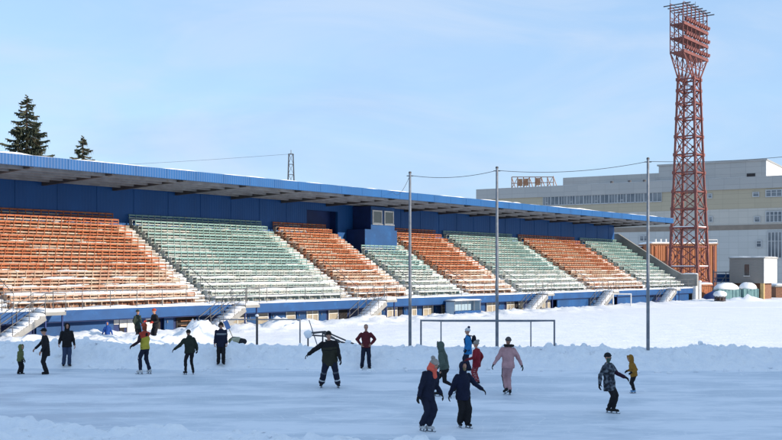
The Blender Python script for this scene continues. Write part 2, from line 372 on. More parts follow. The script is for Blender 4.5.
# roof
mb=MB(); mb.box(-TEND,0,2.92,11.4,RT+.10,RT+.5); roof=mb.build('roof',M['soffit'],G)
mb=MB(); mb.box(-TEND-.1,.1,2.8,2.915,RT-.0,RT+.62); mb.box(.0+.003,.1,2.92,11.4,RT-.0,RT+.62); mb.build('fascia',M['fascia'],roof)
mb=MB()
for k in range(44): 
    x0=-TEND+k*TEND/44; mb.box(x0+.02,x0+TEND/44-.02,2.785,2.80,RT+.02,RT+.60)
mb.build('fascia_sheet',M['fascia'],roof)
mb=MB(); mb.snow_strip(-TEND,.05,2.83,3.9,RT+.6,.13,3,step=.8,lump=.9); mb.snow_strip(-TEND,.05,3.8,11.3,RT+.5,.28,9,step=1.5,lump=.6); mb.build('roof_snow',M['snow'],roof,smooth=True)
nb=19
for k in range(nb+1):
    x=-.4-k*(TEND-.8)/nb
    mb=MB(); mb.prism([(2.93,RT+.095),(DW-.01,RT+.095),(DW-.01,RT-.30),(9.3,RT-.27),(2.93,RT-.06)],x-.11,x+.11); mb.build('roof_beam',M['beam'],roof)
for k in range(5):
    y=3.7+k*1.5
    mb=MB(); mb.box(-TEND+.1,-.1,y-.09,y+.09,RT-.13,RT+.097); mb.build('purlin',M['purlin'],roof)
# back wall with a dark passage beside the commentary box
DW=10.55
mb=MB()
mb.box(-53.3,-.4,DW,DW+.25,0,RT+.09); mb.box(-TEND,-57.2,DW,DW+.25,0,RT+.09); mb.box(-57.2,-53.3,DW,DW+.25,RT-.7,RT+.09)
bw=mb.build('back_wall',M['wall_blue'],G)
mb=MB(); mb.box(-57.2,-53.3,DW+.9,DW+1.0,0,RT+.09); mb.box(-57.3,-57.2,DW+.253,DW+1.0,0,RT+.09); mb.box(-53.3,-53.2,DW+.253,DW+1.0,0,RT+.09); mb.box(-57.2,-53.3,DW+.253,DW+.9,RT-.1,RT+.09)
mb.build('passage',M['navy'],G)
for k in range(34):
    x=-2-k*3.03
    if -57.4<x<-53: continue
    mb=MB(); mb.box(x-.05,x+.05,DW-.03,DW-.003,6.9,RT-.0); mb.build('wall_seam',M['wall_blue'],bw)
# end parapet
mb=MB(); mb.prism([(-.25,-.3),(-.25,3.35),(1.75,3.42),(3.0,4.05),(10.2,8.55),(11,8.55),(11,-.3)],.004,.42); pa=mb.build('end_parapet',M['parapet'],G)
mb=MB(); mb.snow_strip(-.02,.45,-.28,1.8,3.38,.14,2,step=.15); mb.build('parapet_snow',M['snow'],pa)
mb=MB(); mb.box(-.9,.0,-.32,.0,0,1.95); mb.build('pier',M['white'],G)
# aisles and blocks
AIS=[90.0,76.0,62.0,54.4,47.3,38.6,24.6,10.6]
def zone(i): return zrow(i)
def tier_poly(n):
    pts=[(0.0,Z0-.28),(0.0,Z0-.02)]
    pts=[(-.02,Z0-.25),(-.02,Z0)]
    for i in range(n):
        pts+=[(drow(i)-.0,zrow(i))] if i==0 else [(drow(i),zrow(i-1)),(drow(i),zrow(i))]
    pts+=[(drow(n-1)+DS*1.0,zrow(n-1)),(DW-.003,zrow(n-1)),(DW-.003,zrow(n-1)-.6),(drow(0),Z0-.55),(drow(0),Z0-.25)]
    return pts
BL=[(104,90,'green',13),(90,76,'orange',13),(76,62,'green',13),(62,54.4,'orange',13),(54.4,47.3,'green',9),(47.3,38.6,'orange',13),(38.6,24.6,'green',13),(24.6,10.6,'orange',13),(10.6,0,'green',13)]
# orange block widths follow the aisles; the narrow mint block stops under the commentary box
cols={'orange':(M['orange'],M['worn_orange']),'green':(M['green'],M['worn_green'])}
def bench_mesh(L,worn,col,wm,seed):
    r=random.Random(seed); mb=MB(); n=max(2,int(round(L/.56)))
    for k in range(n+1):
        x=-L/2+.05+(L-.1)*k/n
        mb.box(x-.02,x+.02,.545,.585,0,.80,0)                # upright
        if k%2==0: mb.box(x-.02,x+.02,.22,.54,.0,.36,1)          # leg bracket
    seg=3 if L>9 else 2
    for s in range(seg):
        a=-L/2+s*L/seg+.012; b=-L/2+(s+1)*L/seg-.012
        j=lambda q: r.uniform(-q,q)
        dz=j(.012)
        mb.box(a,b,.18,.335,.36+dz,.405+dz,1); dz=j(.012)
        mb.box(a,b,.355,.52,.36+dz,.405+dz,1); dz=j(.015)
        mb.box(a,b,.585,.61,.70+dz,.80+dz,0); dz=j(.012)
        mb.box(a,b,.585,.61,.52+dz,.61+dz,1 if (worn or r.random()<.5) else 0)
    me_o=mb.build('bench',[col,wm],None); 
    return me_o
for bi,(t0,t1,cn,n) in enumerate(BL):
    xa=-t0+.62; xb=-t1-.62 if t1>0 else -.05
    L=xb-xa; xc=(xa+xb)/2
    mb=MB(); mb.prism(tier_poly(n),xa,xb)
    blk=mb.build('seating_block',M['riser_'+cn],G)
    blk['label']={'orange':'orange seating block','green':'mint green seating block'}[cn]
    protos={}
    far=bi>=7 or bi==0
    if bi==0: rows=range(0,4)       # mostly outside the picture: only the rows that can be seen
    else: rows=range(n)
    mbs=None
    for i in rows:
        kind=0 if i>3 else 1
        Lr=L-.05
        if kind not in protos:
            o=bench_mesh(Lr,kind==1,M['worn_'+cn] if kind else cols[cn][0],cols[cn][1],bi*3+kind); protos[kind]=o; first=True
        else:
            o=protos[kind].copy(); COL.objects.link(o)
        o.parent=blk; o.location=(xc+rnd.uniform(-.03,.03),drow(i)+.02,zrow(i))
    # snow lying on treads and seats: thick on the lowest rows, scraps higher up
    mb=MB()
    for i in range(n):
        low=max(0,1-i/3.9)
        mb.snow_strip(xa,xb,drow(i)-.02 if i else .02,drow(i)+DS-.03,zrow(i)-.01,.05+.12*low,bi*20+i,gap=.68-.86*low-(.04 if cn=='green' else 0),lump=.8)
        mb.snow_strip(xa+.05,xb-.05,drow(i)+.18,drow(i)+.53,zrow(i)+.40,.04+.07*low,bi*31+i+5,gap=.68-.93*low+(.12 if cn=='orange' else 0),lump=.7,step=.22)
        if i<4: mb.snow_strip(xa+.05,xb-.05,drow(i)+.55,drow(i)+.64,zrow(i)+.79,.05,bi*13+i,gap=.15+.14*i,step=.22)
    s=mb.build('settled_snow',M['snow_lump'],blk,smooth=True); s['kind']='stuff'
# aisles
for ai,t in enumerate(AIS):
    mb=MB()

    
    pts=[(-.02,Z0-.25),(-.02,Z0)]
    for i in range(13):
        for h in (0,1):
            y=drow(i)+h*DS/2; z0=zrow(i)-ZS+h*ZS/2+(.0)
            if i==0 and h==0: continue
            pts+=[(y,z0),(y,z0+ZS/2)]
    pts+=[(DW-.003,zrow(12)),(DW-.003,zrow(12)-.6),(drow(0),Z0-.55),(drow(0),Z0-.25)]
    mb.prism(pts,-t-.615,-t+.615); a=mb.build('aisle_stair',M['concrete'],G)
    mb=MB(); 
    for i in range(12):
        low=max(0,1-i/9)
        for h in (0,1):
            y=drow(i)+h*DS/2; z=zrow(i)-ZS/2+h*ZS/2
            if i==0 and h==0: z=Z0
            mb.snow_strip(-t-.6,-t+.6,y+.0,y+DS/2-.0,z-.01,(.09+.14*low),ai*40+i*2+h,gap=.12-.5*low,step=.15,lump=.8)
    s=mb.build('stair_snow',M['snow_lump'],a,smooth=True); s['kind']='stuff'
    mb=MB()
    x=-t+.52
    mb.tube([(x,drow(0),Z0+.9),(x,drow(5),zrow(5)+.75)],.022,6)
    for i in (0,2,5): mb.tube([(x,drow(i),zrow(i)-.1),(x,drow(i),zrow(i)+.75+.15*(5-i)/5)],.02,6)
    mb.build('handrail',M['rail'],a)
# front ledge, wall under it, openings
mb=MB(); mb.box(-TEND,-.0,-.0,D0,Z0-.30,Z0-.255); led=mb.build('walkway_slab',M['parapet'],G)
mb=MB()
mb.box(-TEND,-.9,-.10,-.022,Z0-.60,Z0-.0); mb.build('ledge_band',M['blue'],G)
mb=MB(); mb.snow_strip(-TEND,-.05,-.14,D0+.05,Z0-.0,.17,77,step=.3,lump=.55); s=mb.build('ledge_snow',M['snow_lump'],led,smooth=True)
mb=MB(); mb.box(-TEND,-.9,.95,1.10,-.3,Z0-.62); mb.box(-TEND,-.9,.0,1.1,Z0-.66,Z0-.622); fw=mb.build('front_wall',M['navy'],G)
def panel(x0px,x1px,kind,D=.9,z0=.0,z1=Z0-.68,proud=0,raw=False):
    ta,tb=(x0px,x1px) if raw else (tpx(x0px,D-.06),tpx(x1px,D-.06))
    xa,xb=sorted((-ta,-tb)); mb=MB(); d=D-proud
    if kind=='cream':
        mb.box(xa,xb,d-.03,d+.045,z0,z1,0)
        w=xb-xa; k=max(1,int(round(w/.75)))
        for q in range(k+1): 
            x=xa+w*q/k; mb.box(x-.035,x+.035,d-.07,d-.033,z0,z1,1)
        mb.box(xa,xb,d-.06,d-.034,z1-.3,z1-.25,1)
        o=mb.build('window_panel',[M['cream'],M['white']],G)
    elif kind=='blue':
        mb.box(xa,xb,d-.05,d+.045,z0,z1,0); mb.box(xa+.12,xb-.12,d-.07,d-.053,z0+.1,z1-.12,0); mb.box(xa+.16,xa+.22,d-.11,d-.072,z0+.7,z0+.85,1)
        o=mb.build('door',[M['blue_dull'],M['steel']],G)
    elif kind=='wall':
        mb.box(xa,xb,d-.05,d+.045,z0,z1,0); o=mb.build('wall_panel',M['blue'],G)
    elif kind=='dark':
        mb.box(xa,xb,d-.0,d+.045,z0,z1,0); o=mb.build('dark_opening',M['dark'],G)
    elif kind=='shelf':
        mb.box(xa,xb,d+.0,d+.045,z0,z1,0)
        for q in range(4): mb.box(xa+.15,xb-.1,d-.25,d-.0-.003,z0+.2+q*.27,z0+.25+q*.27,1)
        o=mb.build('rack_opening',[M['dark'],M['rust']],G)
    elif kind=='white':
        mb.box(xa,xb,d-.05,d+.045,z0,z1,0); o=mb.build('white_panel',M['white'],G)
    return o
# bay by bay, left to right
panel(36,113,'wall',proud=.05); panel(114,119,'white',z0=.75); panel(120,127,'white',z0=.55,z1=1.0); panel(120.6,125,'dark',z0=.0,z1=.53); panel(127.5,135,'white'); panel(135.6,145,'wall'); panel(146,154,'white'); panel(155,161,'dark'); panel(162.5,171.5,'blue',proud=.2); panel(177,196,'shelf'); panel(196.5,207,'blue')
for x0,x1,k in [(229,246,'cream'),(247.5,256,'blue'),(257,268,'cream'),(271,285.5,'blue'),(286.5,295,'cream'),(297,306,'blue'),(307,318,'cream'),(319.5,326,'blue'),(329,338,'cream'),(340,348,'dark'),
                (370,381,'cream'),(382,386.5,'blue'),(387.5,397,'cream'),(399,403,'dark'),(404,408,'blue'),(412,416.5,'cream'),(417,422,'blue'),(423.5,433,'cream'),(435,441,'blue'),(442,448,'cream'),(449,455,'dark'),(456,476,'cream'),(477.5,485,'blue'),(487,497,'cream'),(498,504,'blue'),(507,514,'cream'),(515,518,'dark'),(519,523,'cream'),
                (542,545,'cream'),(546,550,'cream')]: panel(x0,x1,k)
panel(552,583,'wall',D=.9,proud=.6); panel(584,596,'wall'); panel(606,612,'wall',proud=.3); panel(613,641,'wall',proud=.55); panel(642,655,'wall'); panel(663,684,'wall',proud=.6)
# low blue plinth by the third stair
# railing along the ledge, open where the stairs arrive
ST=[a-1.5 for a in (90,76,62,38.6,25.3,9.6)]
segs=[]; cur=TEND
for s in ST: segs.append((cur,s+.65)); cur=s-.65
segs.append((cur,.5))
for a,b in segs:
    mb=MB(); n=max(1,int(round((a-b)/1.7)))
    for z in (Z0+.55,Z0+1.05): mb.tube([(-a,-.05,z),(-b,-.05,z)],.024,6)
    for k in range(n+1):
        x=-a+(a-b)*k/n; mb.tube([(x,-.05,Z0-.05),(x,-.05,Z0+1.06)],.022,6)
    mb.build('railing',M['rail'],G)
# stairs from the field
for si,s in enumerate(ST):
    mb=MB(); nst=9; run=.31; rise=Z0/nst
    pts=[]
    x0=-s+.6
    mb2=MB()
    # landing in front of the ledge then flight running down towards the left
    mb.box(x0-1.2,x0,-1.35,-.11,Z0-.2,Z0-.02)
    xs=x0-1.2
    for k in range(nst):
        zt=Z0-.02-(k+1)*rise+.02
        mb.box(xs-(k+1)*run,xs-k*run,-1.35,-.11,max(-.1,zt-.22),zt)
        mb2.snow_strip(xs-(k+1)*run-.10,xs-k*run+.02,-1.36,-.12,zt-.02,.17,si*11+k,step=.10,lump=.5); mb2.box(xs-(k+1)*run-.05,xs-(k+1)*run-.002,-1.3,-.15,zt-.2,zt-.01)
    mb.beam((xs,-1.30,Z0-.3),(xs-nst*run,-1.30,-.15),.08,.3); mb.beam((xs,-.2,Z0-.3),(xs-nst*run,-.2,-.15),.08,.3)
    mp_=MB()
    for xx in (x0-.1,x0-1.1): mp_.box(xx-.04,xx+.04,-1.2,-1.12,-.2,Z0-.203)
    mb2.snow_strip(x0-1.2,x0,-1.33,-.12,Z0-.03,.2,si*7+3,step=.2)
    stt=mb.build('entrance_stair',M['parapet'],G)
    for q_ in (0,):
        mp_.build('support_frame',M['navy'],stt)
    sn=mb2.build('stair_snow',M['snow_lump'],stt,smooth=True)
    for yy in (-1.32,-.15):
        mb=MB()
        for h in (.5,.95): mb.tube([(x0,yy,Z0+h),(xs,yy,Z0+h),(xs-nst*run,yy,h+.05)],.022,6)
        for q in (0,.33,.66,1):
            xx=xs-nst*run*q; zz=Z0*(1-q)
            mb.tube([(xx,yy,zz-.1),(xx,yy,zz+.96)],.02,6)
        mb.tube([(x0,yy,Z0-.1),(x0,yy,Z0+.96)],.02,6)
        mb.build('handrail',M['rail'],stt)
# commentary box
bt=[tpx(365,8.4),tpx(397,8.4),tpx(371,8.4),tpx(394.5,8.4)]
mb=MB(); mb.box(-bt[0],-bt[1],8.4,DW-.05,5.4,7.45); mb.box(-bt[2],-bt[3],8.4,DW-.05,7.453,RT-.2); bo=mb.build('commentary_box',M['blue'],G)
mb=MB(); mb.box(-bt[2]-.012,-bt[2]-.003,8.43,DW-.05,7.46,RT-.2); mb.box(-bt[0]-.012,-bt[0]-.003,8.43,DW-.05,5.4,7.45); mb.build('side_wall',M['navy'],bo)  # navy skins put the shade on the box's left side into the colour
xa,xb=-bt[2],-bt[3]; wd=(xb-xa)
for q in (0,1):
    a=xa+.17+q*(wd*.5-.02); b=a+wd*.40
    mb=MB(); z0,z1=7.95,9.15; e=.11
    mb.box(a,b,8.33,8.397,z0,z0+e,0); mb.box(a,b,8.33,8.397,z1-e,z1,0); mb.box(a,a+e,8.33,8.397,z0+e,z1-e,0); mb.box(b-e,b,8.33,8.397,z0+e,z1-e,0)
    mb.box(a+e,b-e,8.365,8.385,z0+e,z1-e,1); mb.box(a-.05,b+.05,8.28,8.397,z0-.06,z0-.003,0)
    mb.build('window',[M['white'],M['glass']],bo)
# ------------------------------------------------------------------ spruces behind the stand
def spruce(px,toppy,Y,wid,seed,label,light=.25):
    r=random.Random(seed); p=at(px,toppy,Y); H=p.z
    T=thing('spruce_tree',label,'tree',(p.x,p.y,-.3),r.uniform(0,6),'spruces behind the grandstand')
    mb=MB(); mb.tube([(0,0,0),(.05,.02,H*.4),(-.02,.03,H*.75),(0,0,H+.1)],[.28,.2,.11,.03],8); mb.build('trunk',M['bark'],T)
    mb=MB(); z=H*.25
    while z<H-.15:
        q=1-(z/H); rad=wid*(q**.8)*1.05+.15
        nb=r.randint(5,8) if q>.12 else 4
        a0=r.uniform(0,6.3)
        for k in range(nb):
            a=a0+k*6.283/nb+r.uniform(-.35,.35); L=rad*r.uniform(.62,1.18)
            d=V((math.cos(a),math.sin(a),0)); s=V((-d.y,d.x,0))
            zz=z+r.uniform(-.15,.15)
            n=max(3,int(L/.20)); m=1 if r.random()<light else 0
            prev=V((0,0,zz))
            for j in range(1,n+1):
                u=j/n; c=d*L*u+V((0,0,zz-L*.42*u+L*.30*u**3))
                if j>1:
                    for sd in (-1,1):                       # side twigs with drooping needle sprays
                        tl=(.20+.55*(1-u))*min(1,L/1.6+.25)*r.uniform(.7,1.3)
                        e=c+s*sd*tl*.75+d*tl*.65-V((0,0,tl*r.uniform(.15,.5)))
                        wv=V((0,0,1))*.045+d*.05
                        mid=(c+e)/2
                        mb.add([c,mid+wv*1.3,e,mid-wv*1.6],[(0,1,2,3)],m)
                        mb.add([c,mid+s*.05+d*.06,e,mid-d*.07],[(0,1,2,3)],m)
                        mb.add([mid,mid+V((d.x*.12,d.y*.12,-.28*r.uniform(.6,1.2))),mid+(e-mid)*.5],[(0,1,2)],m)
                mb.add([prev+s*.05,c+s*.03,c-s*.03,prev-s*.05],[(0,1,2,3)],m)
                mb.add([prev+V((0,0,.05)),c+V((0,0,.05)),c-V((0,0,.09)),prev-V((0,0,.09))],[(0,1,2,3)],m)
                prev=c
            mb.add([prev+s*.06,prev+d*.22+V((0,0,.07)),prev-s*.06],[(0,1,2)],m)
        z+=r.uniform(.24,.40)*(.55+.45*min(1,q*3))
    for k in range(10):
        a=k*2.4; d=V((math.cos(a),math.sin(a),0)); zt=H-.5+.06*k
        mb.add([V((0,0,zt)),V((0,0,zt+.1)),V((0,0,zt+.12))+d*.22,V((0,0,zt))+d*.16],[(0,1,2,3)],0)
    mb.build('crown',[M['needles'],M['needles_light']],T,fix=False)
spruce(27,93,80,5.2,3,'tall dark spruce rising behind the left end of the blue roof')
spruce(83,134,86,4.0,8,'small spruce top just showing over the roof, right of the taller spruce',.35)

# ------------------------------------------------------------------ lattice mast far behind the roof
p=at(291,152,150)
T=thing('lattice_mast','thin grey lattice mast standing far behind the blue roof','mast',(p.x,p.y,-.3))
mb=MB(); H=p.z; a=1.0; b=.32
leg=lambda sx,sy,u: V((sx*(a+(b-a)*u),sy*(a+(b-a)*u),H*u))
for sx in (-1,1):
    for sy in (-1,1): mb.beam(leg(sx,sy,0),leg(sx,sy,1),.10,.10)
for k in range(14):
    u0,u1=k/14,(k+1)/14
    for (s0,s1) in (((-1,-1),(1,-1)),((1,-1),(1,1)),((1,1),(-1,1)),((-1,1),(-1,-1))):
        mb.beam(leg(*s0,u0),leg(*s1,u1),.05,.05); mb.beam(leg(*s0,u1),leg(*s1,u1),.05,.05)
mb.build('lattice_shaft',M['dark_steel'],T)
mb=MB(); mb.beam((-.45,0,H-.05),(.45,0,H-.05),.08,.08); mb.tube([(0,0,H),(0,0,H+.6)],.05,6); mb.build('crossarm',M['dark_steel'],T)
pm=V((p.x,p.y,H-.3)); pl=at(-60,169,150)
mb=MB(); mb.tube([pm.lerp(pl,i/12)-V((0,0,math.sin(math.pi*i/12)*.5)) for i in range(13)],.018,5); tag(mb.build('overhead_wire',M['dark_steel']),'thin overhead wire running left from the lattice mast','wire')

# ------------------------------------------------------------------ floodlight tower
TY=145.0; tb=at(689,270,TY)
T=thing('floodlight_tower','tall red lattice floodlight tower with three tiered lamp gallery','floodlight tower',(tb.x,tb.y,-.3),SA)
HB=2.2; HN=1.18; ZN=at(0,80,TY).z+.3; ZF=at(0,57,TY).z+.3; ZT=at(0,16,TY).z+.3
def tl(sx,sy,z):
    u=z/ZN; h=HB+(HN-HB)*min(1,u*1.08)
    return V((sx*h,sy*h,z))
cs=[(-1,-1),(1,-1),(1,1),(-1,1)]
levels=[0,2.5]+[at(0,q,TY).z+.3 for q in (267,247,228,209,192,173,155,137,119,104,91,80)]
levels=[0]+[z for z in levels if z>1.0 and True]
levels=sorted(set(round(z,2) for z in levels))
for sx,sy in cs:
    mb=MB(); mb.beam(tl(sx,sy,0),tl(sx,sy,ZN*.5),.34,.34); mb.beam(tl(sx,sy,ZN*.5),tl(sx,sy,ZN),.26,.26); mb.build('leg',M['red_steel'],T)
for i in range(len(levels)-1):
    z0,z1=levels[i],levels[i+1]
    mb=MB()
    for k in range(4):
        A=cs[k];B=cs[(k+1)%4]
        mb.beam(tl(*A,z1),tl(*B,z1),.16,.20)
        mb.beam(tl(*A,z0),tl(*B,z1),.11,.11); mb.beam(tl(*B,z0),tl(*A,z1),.11,.11)
        c=(tl(*A,z0)+tl(*B,z1)+tl(*B,z0)+tl(*A,z1))/4; 
        mb.box(c.x-.16,c.x+.16,c.y-.16,c.y+.16,c.z-.16,c.z+.16)
        for q in (A,): 
            g=tl(*q,z1); mb.box(g.x-.24,g.x+.24,g.y-.24,g.y+.24,z1-.22,z1+.22)
    mb.build('brace_ring',M['red_steel'],T)
mb=MB()
for i,z in enumerate(levels[2:6]):
    for k in range(4):
        a,b=tl(*cs[k],z),tl(*cs[(k+1)%4],z)
        if i in (0,2): mb.beam(a+V((0,0,.15)),b+V((0,0,.15)),.22,.10)
mb.build('ring_snow',M['snow_lump'],T)
# ladder
mb=MB(); 
for sx in (-.2,.2): mb.beam((sx,.3,0),(sx,.3,ZF),.05,.05)
for k in range(int(ZF/.5)): mb.beam((-.2,.3,k*.5+.3),(.2,.3,k*.5+.3),.03,.03)
mb.build('ladder',M['red_steel'],T)
# flared head
RX=4.4; RY=.95
rk=MB()
for sy in (-1,1):
    for k in range(5):
        x=-RX+2*RX*k/4
        rk.beam((max(-HN,min(HN,x*.35)),sy*HN*.9,ZN-.2),(x,sy*RY,ZF),.15,.15)
    for k in range(4):
        x0=-RX+2*RX*k/4; x1=-RX+2*RX*(k+1)/4
        f=lambda x,u: V((max(-HN,min(HN,x*.35))*(1-u)+x*u,sy*(HN*.9*(1-u)+RY*u),ZN-.2+(ZF-ZN+.2)*u))
        for u0,u1 in ((.0,.5),(.5,1)):
            rk.beam(f(x0,u0),f(x1,u1),.08,.08); rk.beam(f(x1,u0),f(x0,u1),.08,.08)
        rk.beam(f(x0,.5),f(x1,.5),.10,.10)
rk.build('flared_neck',M['red_steel'],T)
mb=MB()
nc=6
for sy in (-1,1):
    for k in range(nc+1):
        x=-RX+2*RX*k/nc; mb.beam((x,sy*RY,ZF-.2),(x,sy*RY,ZT+(.9 if sy<0 or k in (0,nc) else .2)),.12,.12)
for k in range(nc+1):
    x=-RX+2*RX*k/nc
    for z in (ZF,ZF+(ZT-ZF)/3,ZF+2*(ZT-ZF)/3,ZT): mb.beam((x,-RY,z),(x,RY,z),.1,.1)
for q in range(3):
    z0=ZF+(ZT-ZF)*q/3; z1=z0+(ZT-ZF)/3
    for sx in (-RX,RX):
        mb.beam((sx,-RY,z0),(sx,RY,z1),.09,.09); mb.beam((sx,RY,z0),(sx,-RY,z1),.09,.09)
mb.build('gallery_frame',M['red_steel'],T)
for q in range(4):
    z=ZF+(ZT-ZF)*q/3
    mb=MB(); 
    if q<3: mb.box(-RX,RX,-RY-.1,RY+.0,z-.07,z+.07); mb.box(-RX-.1,RX+.1,-RY-.18,-RY-.06,z-.16,z+.26)
    for sy in (-1,1):
        for h in (.55,1.05): mb.tube([(-RX,sy*(RY+.05),z+h),(RX,sy*(RY+.05),z+h)],.045,6)
        for k in range(nc*2+1):
            if q<3 and k%2: x=-RX+RX*k/nc; mb.tube([(x,sy*(RY+.05),z),(x,sy*(RY+.05),z+1.05)],.035,5)
    g=mb.build('gallery_deck',M['red_steel'],T)
    if q<3:
        for k in range(nc*2):
            x=-RX+(k+.5)*RX/nc
            l=MB(); l.tube([(x,-RY-.12,z+.75),(x,-RY-.34,z+.68),(x,-RY-.52,z+.62)],[.13,.24,.27],10); l.box(x-.05,x+.05,-RY-.2,-RY-.08,z+.2,z+.62)
            l.build('floodlight',M['red_steel'],T)
mb=MB()
for k in range(nc+1):
    x=-RX+2*RX*k/nc
    mb.beam((x,-RY-1.1,ZT+.75),(x,RY+1.0,ZT+.75),.10,.14)
mb.beam((-RX,-RY,ZT+.9),(RX,-RY,ZT+.9),.1,.1)
mb.tube([(-RX,RY,ZT),(-RX,RY,ZT+2.3)],.03,5); mb.tube([(0,-RY,ZT),(0,-RY,ZT+1.9)],.03,5)
mb.build('canopy_bars',M['dark_steel'],T)

# ------------------------------------------------------------------ orange sheds behind the tower
def facing_box(name,label,cat,pxL,pxR,Y,ztop,depth,m,ang,rooflabel=None,snow=.3):
    a=at(pxL,270,Y); b=at(pxR,270,Y)
    return a,b
p=at(640,270,150)
def shed(name,label,cat,px,Y,w,d,h,ang,m,roofm,snowh,group=None):
    p=at(px,270,Y); T=thing(name,label,cat,(p.x,p.y,-.3),ang,group)
    mb=MB(); mb.box(0,w,0,d,0,h); wall=mb.build('wall',m,T)
    mb=MB(); mb.box(-.15,w+.15,-.15,d+.1,h+.003,h+.18); rf=mb.build('roof',roofm,T)
    mb=MB(); mb.snow_strip(-.12,w+.12,-.13,d+.05,h+.17,snowh,int(px),step=.5,lump=.6); mb.build('roof_snow',M['snow_lump'],rf,smooth=True)
    return T,wall
T,wl=shed('orange_shed','tall orange sheet metal shed with snowy roof behind the red tower','shed',651,152,10.2,6,at(0,244,152).z+.2,R(3),M['orange_sheet'],M['rust'],.35)
h=at(0,244,152).z+.2
for k in range(6):
    mb=MB(); x=.6+k*1.8; mb.box(x,x+.22,-.09,-.003,0,h-.2); mb.build('pilaster',M['red_steel'] if k%2 else M['orange'],T)
mb=MB(); mb.box(1.5,3.0,-.07,-.003,3.2,5.6); mb.build('shutter',M['brown'],T)
mb=MB(); mb.box(5.2,6.6,-.07,-.003,.3,3.2); mb.build('door',M['brown'],T)
for k in range(4):
    mb=MB(); mb.tube([(1.2+k*.8,1.5,h+.2),(1.2+k*.8,1.5,h+.9)],.13,8); mb.build('roof_vent',M['white'],T)
mb=MB(); mb.tube([(7.6,-.05,h+.75),(10.25,-.05,h+.75),(10.25,-.05,h)],.07,8); mb.tube([(7.6,-.05,h),(7.6,-.05,h+.75)],.07,8); mb.build('roof_rail',M['white'],T)
T,wl=shed('brown_shed','dark brown shed half hidden between grandstand and orange shed','shed',640,156,2.0,6,at(0,246,156).z,R(3),M['brown'],M['brown'],.25)
mb=MB(); mb.box(.5,1.5,-.06,-.003,5.5,6.8); mb.build('shutter',M['dark'],T)
# low orange-red hut right at the end of the stand, white post in front
T,wl=shed('meter_hut','small red orange hut with snow cap beside the grandstand end','hut',699,128,1.9,2.2,at(0,285,128).z+.2,R(20),M['orange_sheet'],M['orange'],.32)
mb=MB(); mb.box(.7,1.4,-.05,-.003,.3,1.7); mb.build('door',M['orange'],T)
p=at(700,303,121); T=thing('gate_post','white gate post at the right end of the grandstand','post',(p.x,p.y,-.2))
mb=MB(); mb.box(-.14,.14,-.14,.14,0,2.65); mb.build('shaft',M['white'],T)
mb=MB(); mb.ball((0,0,2.72),.2,.2,.13,10,6); mb.build('snow_cap',M['snow_lump'],T,smooth=True)

# steel stair frame between the shed and the kiosk
p=at(716,292,131); T=thing('steel_stair_frame','grey tubular steel stair frame with railings left of the kiosk','steel frame',(p.x,p.y,-.2),R(0)); T.scale=(1,1,1.32)
mb=MB()
for x,y in ((0,0),(1.3,0),(2.1,0),(0,1),(2.1,1)): mb.tube([(x,y,0),(x,y,2.9 if y==0 else 3.1)],.055,6)
mb.build('uprights',M['steel'],T)
mb=MB()
for z in (2.3,2.9): mb.tube([(0,0,z),(2.1,0,z)],.05,6); mb.tube([(0,1,z),(2.1,1,z)],.05,6)
mb.tube([(.0,0,1.1),(1.3,0,2.6)],.05,6); mb.tube([(-.7,0,.2),(-.7,0,1.3),(0,0,2.3)],.05,6)
mb.build('railing',M['steel'],T)
mb=MB(); mb.box(.1,2.0,.05,.95,1.9,1.98); mb.box(.2,1.9,.3,.34,1.99,2.7); mb.build('platform',M['blue_dull'],T)

# kiosk on posts: grey clad upper box, sunlight on its side put in as white
p=at(729.5,270,129); KA=R(26)
# front-left face runs away to the right edge at px 763
T=thing('control_kiosk','boxy grey raised kiosk with sunlit right side and small window','kiosk',(p.x,p.y,-.2),R(-38))
zb=at(0,283,129).z+.2; zt=at(0,258.5,129).z+.2; W=4.35; Dp=5.2
mb=MB(); mb.box(0,W,0,Dp,zb,zt); up=mb.build('upper_box',M['kiosk'],T)
mb=MB(); mb.box(W+.003,W+.05,0.0,Dp,zb,zt); mb.build('side_wall',M['white'],up)  # whitened skin stands in for the sun on this side
mb=MB(); mb.box(-.12,W+.18,-.12,Dp+.1,zt+.003,zt+.14); rf=mb.build('roof',M['parapet'],T)
mb=MB(); mb.snow_strip(-.1,W+.15,-.1,Dp+.05,zt+.13,.16,4,step=.4); mb.build('roof_snow',M['snow_lump'],rf,smooth=True)
mb=MB(); x0,x1,z0,z1=1.9,2.55,zb+.95,zt-.75
mb.box(x0,x1,-.02,-.003,z0,z1,1); mb.box(x0-.06,x0,-.05,-.003,z0,z1,0); mb.box(x1,x1+.06,-.05,-.003,z0,z1,0); mb.box(x0-.06,x1+.06,-.05,-.003,z1,z1+.06,0); mb.box(x0-.08,x1+.08,-.1,-.003,z0-.08,z0,2)
mb.build('window',[M['parapet'],M['glass'],M['white']],T)
mb=MB(); mb.box(.1,W-.6,.5,Dp-.2,0,zb-.003); mb.build('lower_wall',M['brick'],T)
for x in (.15,W-.45):
    mb=MB(); mb.box(x,x+.42,.02,.45,0,zb-.003); mb.build('post',M['ochre'],T)
mb=MB(); mb.box(W-.0,W+.06,-.04,-.003,zb,zt); mb.build('corner_trim',M['white'],T)

